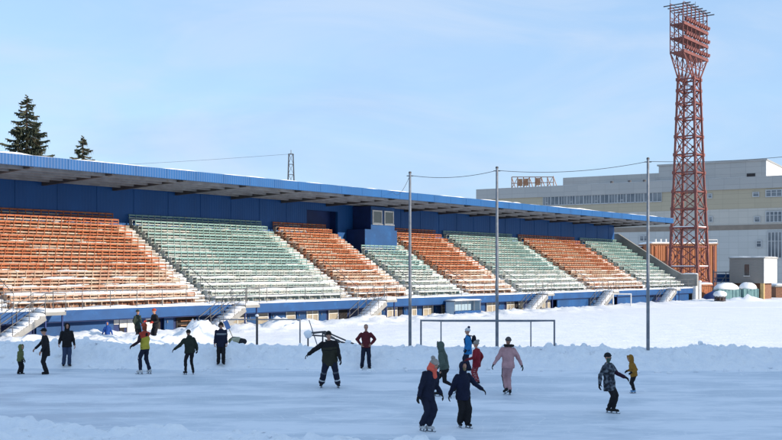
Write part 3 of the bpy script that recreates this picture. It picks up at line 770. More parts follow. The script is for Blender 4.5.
# teal tanks with snow domes
def tank(px,Y,w,label,seed,hgt):
    p=at(px,270,Y); T=thing('portable_cabin',label,'cabin',(p.x,p.y,-.25),R(12),'snow topped teal cabins by the kiosk')
    mb=MB(); mb.box(0,w,0,1.5,0,hgt,0)
    k=int(w/.45)
    for i in range(k+1): x=w*i/k; mb.box(x-.05,x+.05,-.05,-.003,.0,hgt-.05,0)
    mb.build('shell',M['teal'],T)
    mb=MB(); mb.box(w*.3,w*.62,-.04,-.003,.15,hgt-.25); mb.build('door',M['teal'],T)
    mb=MB(); M4=None
    mb.ball((w/2,.75,hgt+.05),w*.58,.95,.75,18,10); o=mb.build('snow_dome',M['snow_lump'],T,smooth=True)
    for v in o.data.vertices:
        if v.co.z<hgt-.02: v.co.z=hgt-.02+.15*(v.co.z-hgt+.02)
        v.co+=V((0,0,1))*.10*noise.noise(v.co*1.7+V((seed,0,0)))
tank(719,125,2.9,'wide teal cabin under a long snow mound, beside the dark snow capped drum',1,1.75)
tank(744,126,2.0,'narrow teal cabin under a round snow dome, just left of the kiosk post',5,1.8)
p=at(720,302.5,117); T=thing('drum_rack','dark round drum rack with a snow cap at the foot of the cabins','drum',(p.x,p.y,.22))
mb=MB()
for k in range(10):
    a=k*.628; mb.tube([(.62*math.cos(a),.62*math.sin(a),0),(.62*math.cos(a),.62*math.sin(a),.8)],.05,6)
for z in (.1,.45,.8): mb.tube([(.62*math.cos(k*.3927),.62*math.sin(k*.3927),z) for k in range(17)],.05,6)
mb.build('cage',M['dark_steel'],T)
mb=MB(); mb.tube([(0,0,.0),(0,0,.78)],.52,14); mb.build('barrel',M['brown'],T)
mb=MB(); mb.ball((0,0,.85),.78,.78,.42,16,8); o=mb.build('snow_cap',M['snow_lump'],T,smooth=True)
p=at(707,299,124); T=thing('tarp_pile','dark blue tarpaulin pile behind the snow capped drum','tarpaulin',(p.x,p.y,-.1))
mb=MB(); mb.ball((.9,0,.3),1.5,.9,1.0,16,8); o=mb.build('tarpaulin',M['navy'],T,smooth=True)
for v in o.data.vertices: v.co+=V((.25,.2,.3))*noise.noise(v.co*1.3)
# brick outbuilding at the right edge
T,wl=shed('brick_outbuilding','low red brown brick outbuilding right of the kiosk','outbuilding',776,134,12,6,at(0,287,134).z+.3,R(4),M['brick'],M['parapet'],.35)
mb=MB(); mb.box(1.2,2.2,-.05,-.003,.6,1.8); mb.build('window',M['glass'],T)

# small white football goal by the stand
def goal(name,label,pxL,pxR,toppy,Y,z0,r,m,depth,cat='goal',backtop=.5,rz=0):
    a=at(pxL,toppy,Y); b=at(pxR,toppy,Y); w=(b-a).length; H=a.z-z0
    T=thing(name,label,cat,(a.x,a.y,z0),rz)
    mb=MB(); mb.tube([(0,0,H),(w,0,H)],r,8); mb.build('crossbar',m,T)
    for x in (0,w):
        mb=MB(); mb.tube([(x,0,-.4),(x,0,H+r)],r,8); mb.build('post',m,T)
    return T,w,H
T,w,H=goal('small_goal','small white training goal standing in snow in front of the blue wall',613,631,294.0,102,-.1,.06,M['white'],1)
mb=MB(); mb.tube([(0,0,H),(.3,1.1,.1)],.05,6); mb.tube([(w,0,H),(w+.25,1.1,.1)],.05,6); mb.build('stay',M['white'],T)
# ------------------------------------------------------------------ long factory building behind
BA=math.atan2(.516,-.857)          # direction of the facade, running left and away
T=thing('factory_building','long pale factory block with yellow band and stepped roof behind the red tower','building',(190*.391+8.57*1.0,190-5.16,-.3),BA)
# local x: along the facade to the left and away; local y: towards the camera side is +y? (the facade is y=0)
def bx(px):
    """facade coordinate seen at photo column px"""
    x=(px-CX)/F_PX; o=T.location; c,s=math.cos(BA),math.sin(BA)
    return (o.x-o.y*x)/(x*s-c)
def bz(px,py):
    L_=bx(px); Y=T.location.y+L_*math.sin(BA); return EYE-(py-HOR)/F_PX*Y+.3
LEND=bx(478); back=-1            # depth goes to local -y
def tile_mat(name,c1,c2,bw,bh,mort,rough=.5):
    m=bpy.data.materials.new(name); m.use_nodes=True; N=m.node_tree.nodes; L=m.node_tree.links; Pb=N['Principled BSDF']; Pb.inputs['Roughness'].default_value=rough
    tc=N.new('ShaderNodeTexCoord'); sp=N.new('ShaderNodeSeparateXYZ'); cb=N.new('ShaderNodeCombineXYZ'); L.new(tc.outputs['Object'],sp.inputs[0])
    sm=N.new('ShaderNodeMath'); sm.operation='ADD'; L.new(sp.outputs['X'],sm.inputs[0]); L.new(sp.outputs['Y'],sm.inputs[1])
    L.new(sm.outputs[0],cb.inputs['X']); L.new(sp.outputs['Z'],cb.inputs['Y'])
    b=N.new('ShaderNodeTexBrick'); b.offset=0; b.inputs['Scale'].default_value=1; b.inputs['Brick Width'].default_value=bw; b.inputs['Row Height'].default_value=bh; b.inputs['Mortar Size'].default_value=.035
    b.inputs['Color1'].default_value=(*c1,1); b.inputs['Color2'].default_value=(*c2,1); b.inputs['Mortar'].default_value=(*mort,1); b.inputs['Bias'].default_value=0
    L.new(cb.outputs[0],b.inputs['Vector']); L.new(b.outputs['Color'],Pb.inputs['Base Color']); return m
M['tile_pale']=tile_mat('pale_facade_tile',(.40,.42,.42),(.37,.39,.39),1.8,1.2,(.31,.33,.33))
M['tile_warm']=tile_mat('warm_facade_tile',(.42,.41,.375),(.39,.385,.355),1.8,1.2,(.33,.325,.30))
M['tile_yellow']=tile_mat('yellow_facade_panel',(.36,.32,.235),(.34,.305,.225),3.0,.95,(.28,.255,.19))
M['tile_grey']=tile_mat('grey_parapet_panel',(.34,.34,.33),(.31,.315,.31),3.0,1.3,(.25,.255,.25))
M['tile_sunlit']=tile_mat('sunlit_side_panel',(.62,.62,.60),(.60,.60,.58),2.0,1.5,(.52,.52,.5))
M['tan']=mat('tan_ledge',(.22,.19,.16),(.19,.165,.14),scale=1,rough=.8)
x0=-14; x1=LEND
Z=[0, bz(782,229), bz(782,224), bz(782,207.5), bz(782,187.5), bz(782,175.5)]
mb=MB(); mb.box(x0,x1,-40,0,0,Z[1]); mb.build('lower_wall',M['tile_pale'],T)
mb=MB(); mb.box(x0,x1,-40,.06,Z[1]+.003,Z[2]); mb.build('string_course',M['tan'],T)
mb=MB(); mb.box(x0,x1,-40,0,Z[2]+.003,Z[3]); mb.build('middle_wall',M['tile_warm'],T)
mb=MB(); mb.box(x0,x1,-40,.02,Z[3]+.003,Z[4]); mb.build('yellow_band',M['tile_yellow'],T)
mb=MB(); mb.box(x0-.3,x1+.3,-40.3,.35,Z[4]+.003,Z[5]); mb.build('parapet',M['tile_grey'],T)
mb=MB(); mb.snow_strip(x0,x1,-8,.2,Z[5]-.01,.25,3,step=2); mb.snow_strip(x0,x1,-39,-8,Z[5]-.01,.3,5,step=3); mb.build('roof_snow',M['snow'],T)
def pent(pa,pb,y,pyt,refpx,depth,name):
    # set back y metres: solve columns on that plane
    c,s=math.cos(BA),math.sin(BA); o=T.location+V((s*y,-c*y,0))*1.0
    def col(px):
        x=(px-CX)/F_PX; return (o.x-o.y*x)/(x*s-c)
    a,b=col(pa),col(pb); Y=o.y+col(refpx)*s; z=EYE-(pyt-HOR)/F_PX*Y+.3
    return min(a,b),max(a,b),z
a,b,z=pent(660,563,6,176.0,600,12,'')
mb=MB(); mb.box(a,b,-24,-6,Z[5]-.3,z); mb.build('roof_storey',M['tile_grey'],T)
a,b,z=pent(766,659,6,163.5,710,12,'')
mb=MB(); mb.box(a,b-.0,-26,-5.8,Z[5]-.3,z); pt=mb.build('upper_storey',M['tile_grey'],T)
mb=MB(); mb.box(a-.1,a-.003,-26,-5.8,Z[5]-.3,z); mb.build('side_wall',M['tile_sunlit'],pt)  # paler panels: the sun on this end face is put into their colour
mb=MB(); mb.box(a-.3,b+.3,-26.2,-5.5,z+.003,z+.3); mb.build('coping',M['tile_grey'],pt)
mb=MB(); mb.box(a+2,a+3.6,-5.8,-5.7,Z[5]+.4,Z[5]+1.2); mb.build('vent',M['dark'],pt)
for k,px in enumerate((607,625,640)):
    mb=MB(); x=bx(px); mb.tube([(x,-3,Z[5]),(x,-3,Z[5]+.7)],.35,8); mb.build('roof_vent',M['dark_steel'],T)
def win(pxa,pxb,pya,pyb,mull,sash=True):
    xa,xb=sorted((bx(pxa),bx(pxb))); mid=(pxa+pxb)/2; z1=bz(mid,pya); z0=bz(mid,pyb)
    mb=MB(); mb.box(xa,xb,.065,.10,z0,z1,1); e=.09
    for k in range(mull+1):
        x=xa+(xb-xa)*k/mull; mb.box(x-e,x+e,.105,.17,z0,z1,0)
    mb.box(xa-e,xb+e,.105,.19,z0-.1,z0+.08,0); mb.box(xa-e,xb+e,.105,.19,z1-.08,z1+.1,0)
    if sash: mb.box(xa,xb,.105,.15,(z0*.35+z1*.65)-.05,(z0*.35+z1*.65)+.05,0)
    mb.build('window',[M['frame_grey'],M['pane_blue']],T)
M['frame_grey']=mat('window_frame_grey',(.40,.42,.43),(.34,.36,.38),scale=1,rough=.5)
M['pane_blue']=mat('factory_glass',(.075,.095,.12),(.16,.18,.20),scale=.35,rough=.12,spec=.6,lo=.4,hi=.6,rand=True)
M['pane_dark']=M['glass']
wx=bx(662)
cols_=[bx(662)+ (bx(543)-bx(662))*k/14 for k in range(15)]
z1=bz(600,194.8); z0=bz(600,203.5)
for k in range(14):
    xa,xb=cols_[k]+.06,cols_[k+1]-.06
    mb=MB(); mb.box(xa,xb,.05,.10,z0,z1,1); e=.1
    n=3 if k%3 else 2
    for q in range(n+1): x=xa+(xb-xa)*q/n; mb.box(x-e/2,x+e/2,.105,.17,z0,z1,0)
    mb.box(xa,xb,.105,.19,z0-.12,z0+.06,0); mb.box(xa,xb,.105,.19,z1-.06,z1+.1,0)
    if k%3==1: mb.box(xa+(xb-xa)/n,xa+2*(xb-xa)/n,.105,.18,z0+.5,z0+.62,0)
    mb.build('window',[M['frame_grey'],M['pane_blue']],T)
for a in [(766,782,190,196.5,3),(793,812,190,196.5,3),(753,759,192.5,196.5,1),(766,782,211.5,222,4),(793,812,211.5,222,4),(754.5,760,217,222,1),(709,712.5,217,222,1),(708,712,194,198,1),(768,782,232,258,4),(793,812,232,258,4),(756.5,761.5,241,247,1),(640,648,236,241,2),(590,600,236,241,2)]:
    win(*a)
# rusty sign frame on the roof
a=at(508,189,bx(508)*math.sin(BA)+T.location.y)
SF=thing('roof_sign_frame','rusty openwork steel sign frame standing on the factory roof','sign frame',(a.x,a.y,Z[5]-.3),BA)
w=bx(508)-bx(550); Hs=2.6
SFm=MB()
for k in range(8):
    x=-w*k/7; hk=Hs*(1-.18*k/7); SFm.beam((x,-2.0,0),(x,-2.0,hk),.16,.16); SFm.beam((x,-4.2,0),(x,-2.0,hk*.95),.12,.12)
SFm.build('uprights',M['rust'],SF)
SFm=MB()
for h in (.45,1.0): SFm.beam((0,-2.0,Hs*h),(-w,-2.0,Hs*h*.82),.16,.16)
for k in range(7):
    x,xn=-w*k/7,-w*(k+1)/7
    if k%2==0: SFm.beam((x,-2,.1),(xn,-2,Hs*.9),.1,.1)
    if k in (1,2,4): SFm.box(xn+.2,x-.1,-1.95,-1.9,.5,Hs*.8)
SFm.build('lattice_rails',M['rust'],SF)

# ------------------------------------------------------------------ net posts on the bank and their cable
def gz(x,y): return bank_z(x,y) if 38<y<44.2 else (field_h(x,y) if y>=44.2 else 0)
tops=[]
for px,ty,Y,lab in [(410,173,41.6,'leftmost of three tall thin grey net posts on the snow bank'),(497,168,41.0,'tall thin grey net post behind the blue jacketed and pink skaters'),(648,159,40.4,'tall thin grey net post farthest right, above the ochre jacketed child')]:
    p=at(px,ty,Y); T=thing('net_post',lab,'post',(p.x,p.y,0),0,'tall net posts on the snow bank')
    mb=MB(); mb.tube([(0,0,-.2),(0,0,p.z*.55),(0,0,p.z)],[.07,.064,.05],10); mb.build('pole',M['steel'],T)
    mb=MB(); mb.tube([(0,0,p.z-.01),(0,0,p.z+.06)],[.07,.05],10); mb.tube([(-.14,0,p.z-.12),(.14,0,p.z-.12)],.02,6); mb.build('cap',M['dark_steel'],T)
    tops.append(p-V((0,0,.1)))
def cable(a,b,sag,label,n=18,r=.011,name='overhead_cable'):
    mb=MB(); mb.tube([a.lerp(b,i/n)-V((0,0,sag*4*(i/n)*(1-i/n))) for i in range(n+1)],r,5); return tag(mb.build(name,M['dark_steel']),label,'cable')
cable(tops[0],tops[1],.18,'sagging dark cable strung between the left and middle net posts')
cable(tops[1],tops[2],.22,'sagging dark cable strung between the middle and right net posts')
cable(tops[2],at(860,147,40.0),.2,'sagging dark cable running right from the farthest right net post')
ank=P(tpx(393,2.78),2.78,RT+.55); cable(tops[0],ank,.5,'slack dark cable from the left net post to the blue roof edge')

# goals and frames snowed into the bank
T,w,H=goal('football_goal','wide grey football goal snowed into the bank beside the middle net post',421,554,320.5,41.0,.3,.037,M['steel'],1,rz=R(-1.0))
mb=MB()
for x,xx in ((0,.85),(w,w-.85)):
    mb.tube([(x,0,H),(xx,.9,H-.08),(xx,.9,-.4)],.03,7)
mb.tube([(.85,.9,H-.08),(w-.85,.9,H-.08)],.02,7)
mb.build('net_frame',M['steel'],T)
T,w,H=goal('grey_goal_frame','small grey goal frame behind the bank near the leaning shovel',220,300,319.5,43.2,.2,.030,M['steel'],1)
p=at(257,316,42.6); T=thing('short_post','short dark post standing on the bank in front of the small goal frame','post',(p.x,p.y,0))
mb=MB(); mb.tube([(0,0,-.1),(0,0,p.z)],.05,8); mb.build('shaft',M['dark_steel'],T)
mb=MB(); mb.ball((0,0,p.z+.02),.08,.08,.06,10,6); mb.build('snow_cap',M['snow_lump'],T,smooth=True)
# collapsed steel frame
o=at(322.7,340,42.4); T=thing('collapsed_frame','tangle of dark bent tubes with a snow lump, behind the bank','frame',(o.x,o.y,0))
q=lambda px,py,Y: at(px,py,Y)-T.location
for pts in [[(308,333,42.6),(308,352,42.6)],[(322.7,331,42.2),(322.7,352,42.2)],[(308,333,42.6),(325,331.5,42.3),(340,338,42.0),(361,347,41.6)],[(308,335,42.6),(324,336,42.9),(338,340,43.2),(352,349,43.4)],[(308,334,42.6),(323,332,43.0),(334,338,43.6),(346,350,43.8)],[(323,332,42.2),(331,342,42.4),(337,350,42.5)],[(325,340,42.3),(342,342,42.5),(356,346,42.4)]]:
    mb=MB(); mb.tube([q(*a) for a in pts],.035,7); mb.build('bent_tube',M['dark_steel'],T)
mb=MB(); c=q(308,334,42.6); mb.ball(c,.19,.19,.18,14,9); o=mb.build('snow_lump',M['snow_lump'],T,smooth=True)
for v in o.data.vertices: v.co+=V((.5,.5,.8))*.07*noise.noise(v.co*5)
mb=MB(); a=at(309,320,43.0); b=at(319.5,352,42.6); mb.tube([a,b],.022,6); tag(mb.build('leaning_pole',M['steel']),'thin grey pole leaning over the collapsed tube frame','pole')
# shovel and bag by the bystander
a=at(226,322,41.9); b=at(237,347,41.7)
T=thing('snow_shovel','snow shovel stuck in the bank with its blue scoop up','shovel',tuple(b))
d=(a-b); mb=MB(); mb.tube([(0,0,0),tuple(d*.75)],.016,7); mb.build('handle',M['ochre'],T)
mb=MB(); u=d.normalized(); s_=u.cross(V((0,1,.1))).normalized(); c=d*.72; e=u.cross(s_)
for k in range(6):
    a0=(k-3)/3; a1=(k-2)/3
    p0=c+s_*a0*.10+e*(.05*a0*a0); p1=c+s_*a1*.10+e*(.05*a1*a1)
    mb.add([p0,p1,p1+u*.38,p0+u*.38,p0+e*.012,p1+e*.012,p1+u*.38+e*.012,p0+u*.38+e*.012],[(0,1,2,3),(7,6,5,4),(0,4,5,1),(1,5,6,2),(2,6,7,3),(3,7,4,0)])
M['shovel']=mat('blue_plastic',(.10,.20,.42),(.13,.24,.48),scale=4,rough=.4)
mb.build('scoop',M['shovel'],T)
p=at(236,343,41.75); bz_=max(gz(p.x+q*.08,p.y+w*.1-.1) for q in range(-4,5) for w in range(-1,2))-.02
T=thing('sports_bag','olive and cream sports bag with dark end lying on the bank','bag',(p.x,p.y,bz_))
M['olive']=mat('olive_cloth',(.10,.12,.05),(.13,.14,.07),scale=8,rough=.9); M['cloth_cream']=mat('cream_cloth',(.42,.42,.30),(.34,.34,.25),scale=8,rough=.9); M['black']=mat('black_cloth',(.012,.012,.015),(.02,.02,.024),scale=9,rough=.85)
mb=MB(); mb.capsule((-.20,0,.13),(.0,.02,.13),.13,.15,12); mb.build('body',M['olive'],T,smooth=True)
mb=MB(); mb.capsule((-.06,.0,.16),(.10,.0,.16),.165,.15,12); mb.build('flap',M['cloth_cream'],T,smooth=True)
mb=MB(); mb.capsule((.2,0,.12),(.33,.03,.11),.15,.12,12); mb.build('end_pocket',M['black'],T,smooth=True)
mb=MB(); mb.tube([(-.22,-.05,.26),(-.12,-.08,.31),(.02,-.05,.29)],.014,6); mb.build('strap',M['black'],T)
# team shelter in front of the stand
ta=tpx(481,-1.2); o=P(ta,-1.2,0); T=thing('team_shelter','pale blue snow topped team shelter below the mint benches','shelter',(o.x,o.y,-.2),SA)
Ls=-(tpx(481,-1.2)-tpx(455,-1.2)); Ls=abs(Ls)
mb=MB(); mb.box(-Ls,0,0,.08,.0,.75); mb.box(-Ls,0,.9,.98,0,1.55); mb.build('panel',M['blue'],T)
M['pale_blue']=mat('pale_blue_plastic',(.30,.42,.52),(.36,.48,.58),scale=2,rough=.35)
mb=MB(); mb.box(-Ls,0,.86,.895,.75,1.5); mb.box(-Ls,-Ls+.05,.09,.85,.0,1.5); mb.box(-.05,0,.09,.85,.0,1.5); mb.build('glazing',M['pale_blue'],T)
mb=MB()
for k in range(5): mb.tube([(-Ls+.03+(Ls-.06)*k/4,.04,.75),(-Ls+.03+(Ls-.06)*k/4,.04,1.55)],.025,6)
mb.box(-Ls-.05,.05,-.05,1.0,1.555,1.62); mb.build('roof',M['steel'],T)
mb=MB(); mb.snow_strip(-Ls,0,-.05,1.0,1.61,.15,4,step=.3); mb.build('roof_snow',M['snow_lump'],T,smooth=True)
# low blue plinth beside the third stair
ta=tpx(386,-1.6); o=P(ta,-1.6,0); Ls=tpx(364,-1.6)-ta; T=thing('low_blue_plinth','low blue plinth under snow at the foot of the middle stairs','plinth',(o.x,o.y,-.3),SA)
mb=MB(); mb.box(-Ls,0,0,.9,0,.75); mb.build('base',M['blue'],T)
mb=MB(); mb.snow_strip(-Ls-.02,.02,-.03,.93,.745,.22,6,step=.25); mb.build('snow_cover',M['snow_lump'],T,smooth=True)

# unseen block added right of the camera, sized so its shadow covers the rink
T=thing('shade_block','unseen pale plastered block added right of the camera to shade the rink','building',(38,-8,-.4))
HBK=24.3; M['pale_plaster']=mat('pale_plaster',(.62,.61,.58),(.55,.54,.51),scale=.5,rough=.85)  # wall kept pale to bounce more light onto the rink
mb=MB(); mb.box(0,80,0,18,0,HBK); mb.build('wall',M['pale_plaster'],T)
mb=MB(); mb.box(-.4,80.4,-.4,18.4,HBK+.003,HBK+.4); mb.build('roof',M['parapet'],T)
mb=MB(); mb.box(-.08,.07,-.05,.05,-1.0,1.0,1)
wm=None
for fl in range(7):
    for k in range(14):
        if wm is None:
            mb=MB(); mb.box(-.8,.8,.003,.05,-.75,.75,1); 
            for x in (-.85,0,.85): mb.box(x-.05,x+.05,.003,.09,-.8,.8,0)
            mb.box(-.9,.9,.003,.1,-.86,-.78,0); mb.box(-.9,.9,.003,.09,.78,.86,0)
            o=mb.build('window',[M['white'],M['glass']],T); wm=o
        else:
            o=wm.copy(); COL.objects.link(o); o.parent=T
        o.location=(3+k*5.6,18,2.4+fl*3.2)
# ------------------------------------------------------------------ people
def solid(name,mb,voxel,mats,parent=None,fold=0,fscale=9,seed=0,paint=None,smooth_it=4,foldstretch=None):
    """closed shapes merged into one continuous skin by voxel remeshing, then smoothed"""
    o=mb.build('temporary',mats[0],None,fix=True)
    md=o.modifiers.new('r','REMESH'); md.mode='VOXEL'; md.voxel_size=voxel
    sm=o.modifiers.new('s','SMOOTH'); sm.factor=.5; sm.iterations=smooth_it
    dg=bpy.context.evaluated_depsgraph_get(); dg.update()
    me=bpy.data.meshes.new_from_object(o.evaluated_get(dg)); me.name=name
    old=o.data; bpy.data.objects.remove(o); bpy.data.meshes.remove(old)
    if fold:
        ns=[v.normal.copy() for v in me.vertices]
        for v,n in zip(me.vertices,ns):
            q=noise.noise(V((v.co.x*fscale*.7+seed*5,v.co.y*fscale*.7,v.co.z*fscale)))
            q2=noise.noise(V((v.co.x*fscale*2+seed*5,v.co.y*fscale*2,v.co.z*fscale*2.4)))
            v.co+=n*fold*(q+.4*q2)
    me.materials.clear()
    for m in mats: me.materials.append(m)
    me.polygons.foreach_set('use_smooth',[True]*len(me.polygons))
    if paint:
        for p in me.polygons: p.material_index=paint(p.center)
    ob=bpy.data.objects.new(name,me); COL.objects.link(ob)
    if parent: ob.parent=parent
    return ob
CL={}
def cloth(name,c,var=.75,rough=.85):
    if name not in CL: CL[name]=mat(name,c,tuple(x*var for x in c),scale=5,rough=rough,bump=.35,bscale=22,rand=True,spec=.25)
    return CL[name]
M['skin']=mat('skin',(.42,.23,.16),(.36,.18,.12),scale=8,rough=.6,rand=False)
M['eye']=mat('eye_dark',(.02,.015,.015),rough=.3); M['lip']=mat('lip',(.30,.10,.09),rough=.6)
def ik(a,c,l1,l2,pole):
    d=c-a; L=d.length; mx_=(l1+l2)*.998
    if L>mx_: c=a+d*(mx_/L); d=c-a; L=mx_
    u=d/L; x=(l1*l1-l2*l2+L*L)/(2*L); h=math.sqrt(max(0,l1*l1-x*x))
    p=pole-u*pole.dot(u); p=p.normalized() if p.length>1e-4 else V((0,0,1))
    return a+u*x+p*h,c
HANDS={}
def hand_mesh(side):
    """palm, four bent fingers of unequal length and a thumb from the side of the palm; +z towards the fingertips, +y palm side"""
    mb=MB()
    mb.ball((0,0,.05),.042,.017,.055,12,8); mb.capsule((0,0,-.02),(0,0,.02),.030,.034,10)
    for k,(x,l) in enumerate(((-.030,.068),(-.010,.078),(.011,.073),(.030,.056))):
        p0=V((x*.85,0,.085)); p1=p0+V((x*.15,.012,l*.45)); p2=p1+V((0,.022,l*.35)); p3=p2+V((0,.024,l*.18))
        mb.capsule(p0,p1,.0115,.0105,8); mb.capsule(p1,p2,.0105,.0095,8); mb.capsule(p2,p3,.0095,.008,8)
    s=-1 if side=='R' else 1
    a=V((s*.030,.004,.025)); b=a+V((s*.030,.016,.030)); c=b+V((s*.006,.016,.030)); mb.capsule(a,b,.015,.0125,8); mb.capsule(b,c,.012,.0095,8)
    o=solid('hand',mb,.0055,[M['skin']],smooth_it=2); me=o.data; bpy.data.objects.remove(o); return me
for s in 'LR': HANDS[s]=hand_mesh(s)
def person(px,fy,h,heading,label,legs=((-.1,0,0),(.1,0,0)),hands=((-.2,-.05,-.55),(.2,-.05,-.55)),lean=(0,0),drop=.02,twist=0,headturn=0,nod=0,
           jacket=('black_nylon',(.012,.012,.016)),jlen=.0,puff=1.0,pants=('black_trouser',(.012,.012,.015)),hat=None,hood=None,hair=None,gloves=('black_glove',(.012,.012,.014)),
           boots=('black_boot',(.015,.015,.017)),skates=False,jpaint=None,jmats=None,ppaint=None,pmats=None,pompom=None,child=0,Y=None,z=None,wide=1.0,scarf=None,furcollar=None,mask=None,bob=0,group='people on the rink',slim=1.0):
    """all offsets are in world axes for a 1.75 m figure: x right, y away, z up; hands and ankles are targets from the shoulder / below the pelvis"""
    if Y is None:
        Y=3900/(fy-HOR); z=0
        if Y>38.2:
            best=None
            for k in range(60):
                y_=37.6+k*.05; z_=max(0,max(gz((px-CX)/F_PX*y_+dx_*.12,y_) for dx_ in (-1,0,1))) if y_>38 else 0
                er=abs(at(px,fy,y_).z-z_)
                if best is None or er<best[0]: best=(er,y_,z_)
            Y,z=best[1],best[2]
    base=at(px,fy,Y); 
    if z is None: z=base.z
    s=h/1.75
    T=thing('person',label,'person',(base.x,base.y,z),0,None)
    bl=.055 if skates else 0
    Fw=V((math.sin(heading),-math.cos(heading),0)); Rt=V((Fw.y,-Fw.x,0)); up=V((0,0,1))
    hk=1+child*.35                        # bigger head, shorter legs for children
    legk=1-child*.10
    hipz=(.92*legk-drop)+bl
    S=lambda v: V(v)*s
    pel=V((0,0,hipz))
    tor=.52*(1+child*.02)
    chest=pel+V((lean[0],lean[1],0))+up*math.sqrt(max(.05,tor*tor-lean[0]**2-lean[1]**2))
    spine=(chest-pel).normalized()
    F2=(Fw-spine*Fw.dot(spine)).normalized(); R2=F2.cross(spine).normalized()
    if twist: 
        q=Matrix.Rotation(twist,3,spine); F2t,R2t=q@F2,q@R2
    else: F2t,R2t=F2,R2
    sw=.185*wide*(1-.1*child)
    shR=chest-spine*.03+R2t*sw; shL=chest-spine*.03-R2t*sw
    neck=chest+spine*.07; 
    hF=(Matrix.Rotation(headturn,3,'Z')@Fw); hR=V((hF.y,-hF.x,0))
    hup=(up*.8+spine*.4).normalized(); hup=(hup+hF*nod).normalized(); hF=(hF-hup*hF.dot(hup)).normalized(); hR=hF.cross(hup)
    headc=neck+spine*.05+hup*.105*hk+hF*.025
    HM=Matrix((hR,hF,hup)).transposed()
    def hp(x,y,zz): return headc+HM@V((x,y,zz))*hk
    # legs (R first)
    hipR=pel+R2*.088; hipL=pel-R2*.088
    L1,L2=.43*legk,.42*legk
    ank=[]; kn=[]
    for hp_,lg in ((hipR,legs[0]),(hipL,legs[1])):
        t=V((lg[0],lg[1],.085+bl+lg[2])); k,a=ik(hp_,t,L1,L2,Fw+V((0,0,.05))); kn.append(k); ank.append(a)
    # arms
    A1,A2=.285,.255
    el=[];wr=[]
    for sh,hd in ((shR,hands[0]),(shL,hands[1])):
        t=sh+V(hd[:3]); pole=V(hd[3]) if len(hd)>3 else (-F2*.8-up*.3)
        e,wq=ik(sh,t,A1,A2,pole); el.append(e); wr.append(wq)
    sh=[shR,shL]; hip=[hipR,hipL]
    def ring(c,rx,ry,Rv,Fv,n=16): return [c+Rv*rx*math.cos(a*2*math.pi/n)+Fv*ry*math.sin(a*2*math.pi/n) for a in range(n)]
    # ---- body, one continuous skin
    mb=MB()
    mb.loft([ring(pel-up*.10,.10,.08,R2,F2),ring(pel,.145,.105,R2,F2),ring(pel.lerp(chest,.35),.13,.10,R2,F2),ring(pel.lerp(chest,.8),.16,.11,R2t,F2t),ring(chest,.12,.08,R2t,F2t)])
    mb.capsule(chest-spine*.04,headc-hup*.03,.062,.052)
    mb.ball(hp(0,-.008,.018),.077*hk,.096*hk,.108*hk,16,12,M=HM); mb.ball(hp(0,.030,-.055),.056*hk,.058*hk,.062*hk,14,10,M=HM)
    mb.capsule(hp(0,.083,.015),hp(0,.102,-.018),.011*hk,.016*hk,8)             # nose
    mb.capsule(hp(-.035,.078,.034),hp(.035,.078,.034),.014*hk,.014*hk,8)        # brow
    for sx in (-1,1): mb.ball(hp(sx*.078,-.005,.0),.012*hk,.02*hk,.032*hk,10,6,M=HM)
    for i in (0,1):
        mb.capsule(sh[i],el[i],.052,.042); mb.capsule(el[i],wr[i],.042,.030)
        mb.capsule(hip[i],kn[i],.082,.058); mb.capsule(kn[i],ank[i],.056,.04); 
    for v in range(len(mb.v)): mb.v[v]=tuple(V(mb.v[v])*s)
    def fpaint(c):
        q=HM.transposed()@(c/s-headc)/hk
        if q.y>.06:
            if abs(abs(q.x)-.032)<.012 and abs(q.z-.012)<.008: return 1
            if abs(q.x)<.024 and abs(q.z+.060)<.007: return 2
            if mask and q.z<-.012: return 3
        elif mask and q.z<-.02 and q.y>-.02: return 3
        return 0
    body=solid('body',mb,.0135,[M['skin'],M['eye'],M['lip'],mask or M['skin']],T,paint=fpaint,smooth_it=2)
    # ---- trousers
    mb=MB()
    pw=.035*slim+.0
    mb.loft([ring(pel-up*.13,.11,.10,R2,F2),ring(pel-up*.02,.165*wide,.128,R2,F2),ring(pel+spine*.13,.150*wide,.118,R2,F2)])
    for i in (0,1):
        mb.capsule(hip[i]-up*.03,kn[i],.092+pw*.55,.066+pw*.65); e=ank[i]+(kn[i]-ank[i]).normalized()*(.05 if skates else .02)
        mb.capsule(kn[i],e,.066+pw*.65,.050+pw*.9)
    for v in range(len(mb.v)): mb.v[v]=tuple(V(mb.v[v])*s)
    info=dict(s=s,ank=ank,kn=kn,hip=hip,pel=pel,chest=chest,R2=R2,F2=F2t,spine=spine,sh=sh,el=el,wr=wr)
    pm=[cloth(*pants)]+(pmats or [])
    solid('trousers',mb,.016,pm,T,fold=.016*s,fscale=9/s,seed=px,paint=(lambda c: ppaint(c/s,info)) if ppaint else None)
    # ---- jacket
    mb=MB(); hl=.06+jlen
    low=pel-up*hl
    P_=puff
    mb.loft([ring(low,.185*wide*P_,.155*P_,R2,F2),ring(pel.lerp(low,.4),.19*wide*P_,.16*P_,R2,F2),ring(pel+spine*.13,.172*wide*P_,.142*P_,R2,F2),ring(pel.lerp(chest,.62),.185*wide*P_,.152*P_,R2t,F2t),ring(pel.lerp(chest,.86),.195*wide,.14*P_,R2t,F2t),ring(chest+spine*.025,.125*wide,.10,R2t,F2t),ring(chest+spine*.075,.075,.075,R2t,F2t)])
    for i in (0,1):
        mb.capsule(sh[i]-spine*.008,el[i],.079*P_**.7,.067*P_**.7); mb.capsule(el[i],wr[i]-(wr[i]-el[i]).normalized()*.01,.066*P_**.7,.051*P_**.7)
    if hood is not None and hood!='up':
        mb.ball(chest+spine*.06-F2t*.09,.12,.07,.08,12,8)
    for v in range(len(mb.v)): mb.v[v]=tuple(V(mb.v[v])*s)
    jm=[cloth(*jacket)]+(jmats or [])
